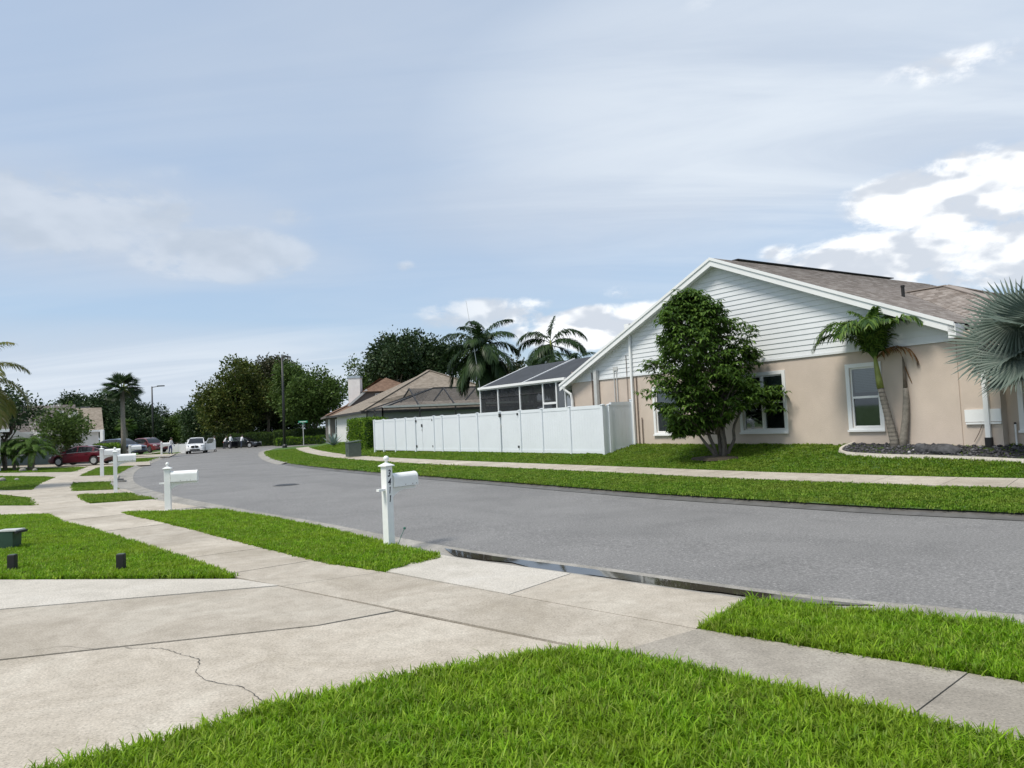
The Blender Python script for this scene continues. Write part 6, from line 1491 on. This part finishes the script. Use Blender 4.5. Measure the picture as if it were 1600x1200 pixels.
        for xw in (fw, rw):
            w = bpy.data.objects.new('wheel', None); COL.objects.link(w); w.parent = t; w.location = (xw, s_*(hw-.115), wr_)
            MB().lathe([(wr_*.62, -.10), (wr_*.93, -.105), (wr_, -.07), (wr_, .07), (wr_*.93, .105), (wr_*.62, .10)], 24, axis='y').build('tyre', 'tyre', w, True)
            rm_ = MB().lathe([(wr_*.66, -.02), (wr_*.66, .02), (0, .02)], 20, axis='y').build('rim_back', 'black_plastic', w)
            sp = MB()
            for k_ in range(5):
                a = k_*2*PI/5+.3
                for da in (-.16, .16): sp.bar((.04*math.cos(a), s_*.085, .04*math.sin(a)), (wr_*.63*math.cos(a+da), s_*.095, wr_*.63*math.sin(a+da)), .05, .04)
            sp.lathe([(wr_*.60, s_*.08), (wr_*.66, s_*.08), (wr_*.66, s_*.104), (wr_*.60, s_*.104)], 20, axis='y').lathe([(.06, s_*.07), (.06, s_*.105), (.0, s_*.105)], 10, axis='y')
            sp.build('rim', rimm, w)
    gz = .55 if kind == 'sedan' else .72
    if bmw:
        for s_ in (1, -1):
            pr_ = [(.03, .14), (.12, .15), (.34, .11), (.37, .03), (.33, -.09), (.07, -.11), (.03, -.05)]
            n_ = len(pr_); V = [(xf+.02, s_*a, gz+b) for a, b in pr_] + [(xf-.12, s_*a, gz+b) for a, b in pr_]
            MB().add(V, [tuple(range(n_)), tuple(reversed(range(n_, 2*n_)))] + [(i, i+n_, (i+1) % n_+n_, (i+1) % n_) for i in range(n_)]).build('kidney_grille', 'black_plastic', t, fixn=True)
            V = [(xf-.02, s_*.55, .52), (xf-.14, s_*.84, .56), (xf-.12, s_*.80, .36), (xf-.01, s_*.62, .36)]
            MB().add(V + [(x-.1, y_, z_) for x, y_, z_ in V], [(0, 1, 2, 3), (7, 6, 5, 4), (0, 4, 5, 1), (1, 5, 6, 2), (2, 6, 7, 3), (3, 7, 4, 0)]).build('side_intake', 'black_plastic', t, fixn=True)
        MB().box(xf-.1, xf+.015, -.48, .48, .36, .5).build('lower_intake', 'black_plastic', t); MB().lathe([(.045, -.01), (.045, .012), (0, .012)], 12, axis='z', c=(xf-.16, 0, .95)).build('hood_emblem', 'car_blue', t)
    else:
        MB().box(xf-.1, xf+.012, -hw*.5, hw*.5, gz-.07, gz+.06).build('grille', 'black_plastic', t); MB().box(xf-.12, xf+.01, -hw*.62, hw*.62, .27, .42).build('lower_intake', 'black_plastic', t)
    MB().box(-xf-.012, -xf+.05, -.26, .26, .68, .80).build('plate', 'trim', t)
    for s_, xh, aa, frontd in open_doors:
        d = bpy.data.objects.new('open_door', None); COL.objects.link(d); d.parent = t; d.location = (xh, s_*hw*.97, 0); d.rotation_euler = (0, 0, -s_*aa)
        MB().box(-1.05, 0, -.05, .05, gc+.08, 1.0 if kind != 'sedan' else .92).build('door_skin', paint, d)
        zt_ = Hh-.14
        MB().bar((-1.0, 0, .95), (-.85, 0, zt_), .05, .05).bar((-.85, 0, zt_), (-.35, 0, zt_-.02), .05, .05).bar((-.35, 0, zt_-.02), (0, 0, .98), .05, .05).build('window_frame', paint, d)
        MB().quad((-1.0, 0, .95), (0, 0, .98), (-.35, 0, zt_-.02), (-.85, 0, zt_)).build('window_glass', 'glass', d)
    return t
car('sedan', 'burgundy sedan parked in profile on the driveway behind the mailbox', (-32.1, 55.2, .04), R(176), 'sedan', 'car_red')
car('estate_car', 'dark blue estate car parked behind the low boxwood hedge', (-39.3, 74.2, .2), R(-14), 'suv', 'car_blue', rimm='rim_dark')
car('utility_vehicle', 'brick red utility vehicle nosing out behind the dark blue car', (-41.2, 83.6, .16), R(-32), 'suv', 'car_brick', rimm='rim_dark')
car('compact_car', 'dark compact car half hidden behind the red vehicle', (-48, 97, .2), R(-20), 'sedan', 'car_black', rimm='rim_dark')
car('sport_utility_vehicle', 'white sport utility vehicle facing out with a passenger door open', (-34.0, 79.3, -.06), R(-72), 'suv', 'car_white', open_doors=[(1, .85, R(68), True)], rimm='rim_dark', bmw=True)
car('sedan', 'black sedan with open doors and people around it at the corner', (-35.4, 96.5, -.05), R(-8), 'sedan', 'car_black', open_doors=[(-1, .85, R(60), True), (-1, -.2, R(60), False)])

# ------------------------------------------------------------------ people (small, far down the street)
def person(label, loc, ang, top, legs, bend=0., arm=.25, step=.12, H=1.7):
    t = thing('person', label, 'person', loc, ang); s = H/1.7; bx_ = math.sin(bend); bz = math.cos(bend)
    def T(f, y, z_):   # torso frame leans forward by bend about the hips
        dz = z_-.92; return (f*bz+dz*bx_, y, .92+dz*bz-f*bx_)
    J = {'pel': (0, 0, .95), 'bel': T(0, 0, 1.1), 'che': T(.01, 0, 1.3), 'nek': T(.01, 0, 1.46), 'hd0': T(.03, 0, 1.55), 'hd1': T(.03, 0, 1.66),
         'shL': T(0, .17, 1.40), 'elL': T(.03+arm*.3, .23, 1.14), 'wrL': T(.08+arm*.9, .21, .95), 'haL': T(.10+arm*1.05, .20, .87),
         'shR': T(0, -.17, 1.40), 'elR': T(.02+arm*.2, -.23, 1.14), 'wrR': T(.06+arm*.6, -.22, .93), 'haR': T(.08+arm*.7, -.21, .85),
         'hiL': (0, .09, .90), 'knL': (step*.6+.02, .10, .50), 'anL': (step*.6-.04, .10, .10), 'toL': (step*.6+.12, .11, .04),
         'hiR': (0, -.09, .90), 'knR': (-step*.3+.02, -.10, .50), 'anR': (-step-.02, -.10, .10), 'toR': (-step+.13, -.11, .04)}
    rad = dict(pel=.14, bel=.125, che=.15, nek=.06, hd0=.085, hd1=.095, shL=.065, elL=.045, wrL=.033, haL=.035, shR=.065, elR=.045, wrR=.033, haR=.035, hiL=.09, knL=.062, anL=.045, toL=.04, hiR=.09, knR=.062, anR=.045, toR=.04)
    E_ = [('pel', 'bel'), ('bel', 'che'), ('che', 'nek'), ('nek', 'hd0'), ('hd0', 'hd1'), ('che', 'shL'), ('shL', 'elL'), ('elL', 'wrL'), ('wrL', 'haL'), ('che', 'shR'), ('shR', 'elR'), ('elR', 'wrR'), ('wrR', 'haR'),
          ('pel', 'hiL'), ('hiL', 'knL'), ('knL', 'anL'), ('anL', 'toL'), ('pel', 'hiR'), ('hiR', 'knR'), ('knR', 'anR'), ('anR', 'toR')]
    ks = list(J); me = bpy.data.meshes.new('body'); me.from_pydata([tuple(c*s for c in J[k_]) for k_ in ks], [(ks.index(a), ks.index(b)) for a, b in E_], []); me.update()
    o = bpy.data.objects.new('body', me); COL.objects.link(o); o.parent = t
    md = o.modifiers.new('skin', 'SKIN'); md.use_smooth_shade = True
    if not me.skin_vertices: me.attributes  # layer is made by the modifier
    for k_, sv in zip(ks, me.skin_vertices[0].data): sv.radius = (rad[k_]*s, rad[k_]*s*(1.0 if k_ not in ('pel', 'bel', 'che') else .9)); sv.use_root = (k_ == 'pel')
    sd = o.modifiers.new('sub', 'SUBSURF'); sd.levels = 1; sd.render_levels = 2
    m, tt, b = newmat('clothed_body'); tcx = nd(tt, 'ShaderNodeTexCoord'); sp_ = nd(tt, 'ShaderNodeSeparateXYZ'); tt.links.new(tcx.outputs['Object'], sp_.inputs[0])
    rp = nd(tt, 'ShaderNodeValToRGB'); rp.color_ramp.interpolation = 'CONSTANT'; mr = nd(tt, 'ShaderNodeMath', operation='DIVIDE'); tt.links.new(sp_.outputs[2], mr.inputs[0]); mr.inputs[1].default_value = 1.8*s; tt.links.new(mr.outputs[0], rp.inputs[0])
    nk = J['nek'][2]+.02
    cols = [(0, (.05, .05, .05)), (.09/1.8, legs), (.96/1.8, top), (nk/1.8, (.42, .26, .19))]
    el = rp.color_ramp.elements
    while len(el) < 4: el.new(.5)
    for e_, (p_, c_) in zip(el, cols): e_.position = p_; e_.color = (*c_, 1)
    tt.links.new(rp.outputs[0], b.inputs['Base Color']); b.inputs['Roughness'].default_value = .8
    me.materials.append(m)
    hp = Vector(J['hd1'])*s
    hr = MB().lathe([(.0, .125), (.06, .112), (.098, .07), (.112, .01), (.106, -.06)], 14, (hp.x-.022, hp.y, hp.z)).build('hair', 'hair', t, True)
    MB().lathe([(.0, -.03), (.018, -.02), (.012, .02), (0, .035)], 8, (hp.x+.10*s, hp.y, hp.z-.03)).build('nose', 'skin', t, True)
    return t
person('person in white top and blue jeans standing beside the white vehicle', (-36.05, 77.6, .0), R(-10), (.7, .7, .72), (.03, .05, .16), bend=.15)
person('person in white shirt standing behind the open white car door', (-32.2, 79.6, -.06), R(200), (.75, .75, .75), (.08, .07, .06))
person('person in white shirt bending at the rear door of the black sedan', (-37.2, 94.9, -.06), R(20), (.75, .76, .78), (.03, .03, .04), bend=.5)
person('person in light top standing beside the roof of the black sedan', (-36.2, 94.4, -.06), R(70), (.6, .65, .7), (.04, .04, .05), bend=.1, H=1.78)
person('person in pale grey shirt leaning at the front door of the black sedan', (-34.9, 94.6, -.06), R(60), (.62, .64, .68), (.04, .05, .08), bend=.3)
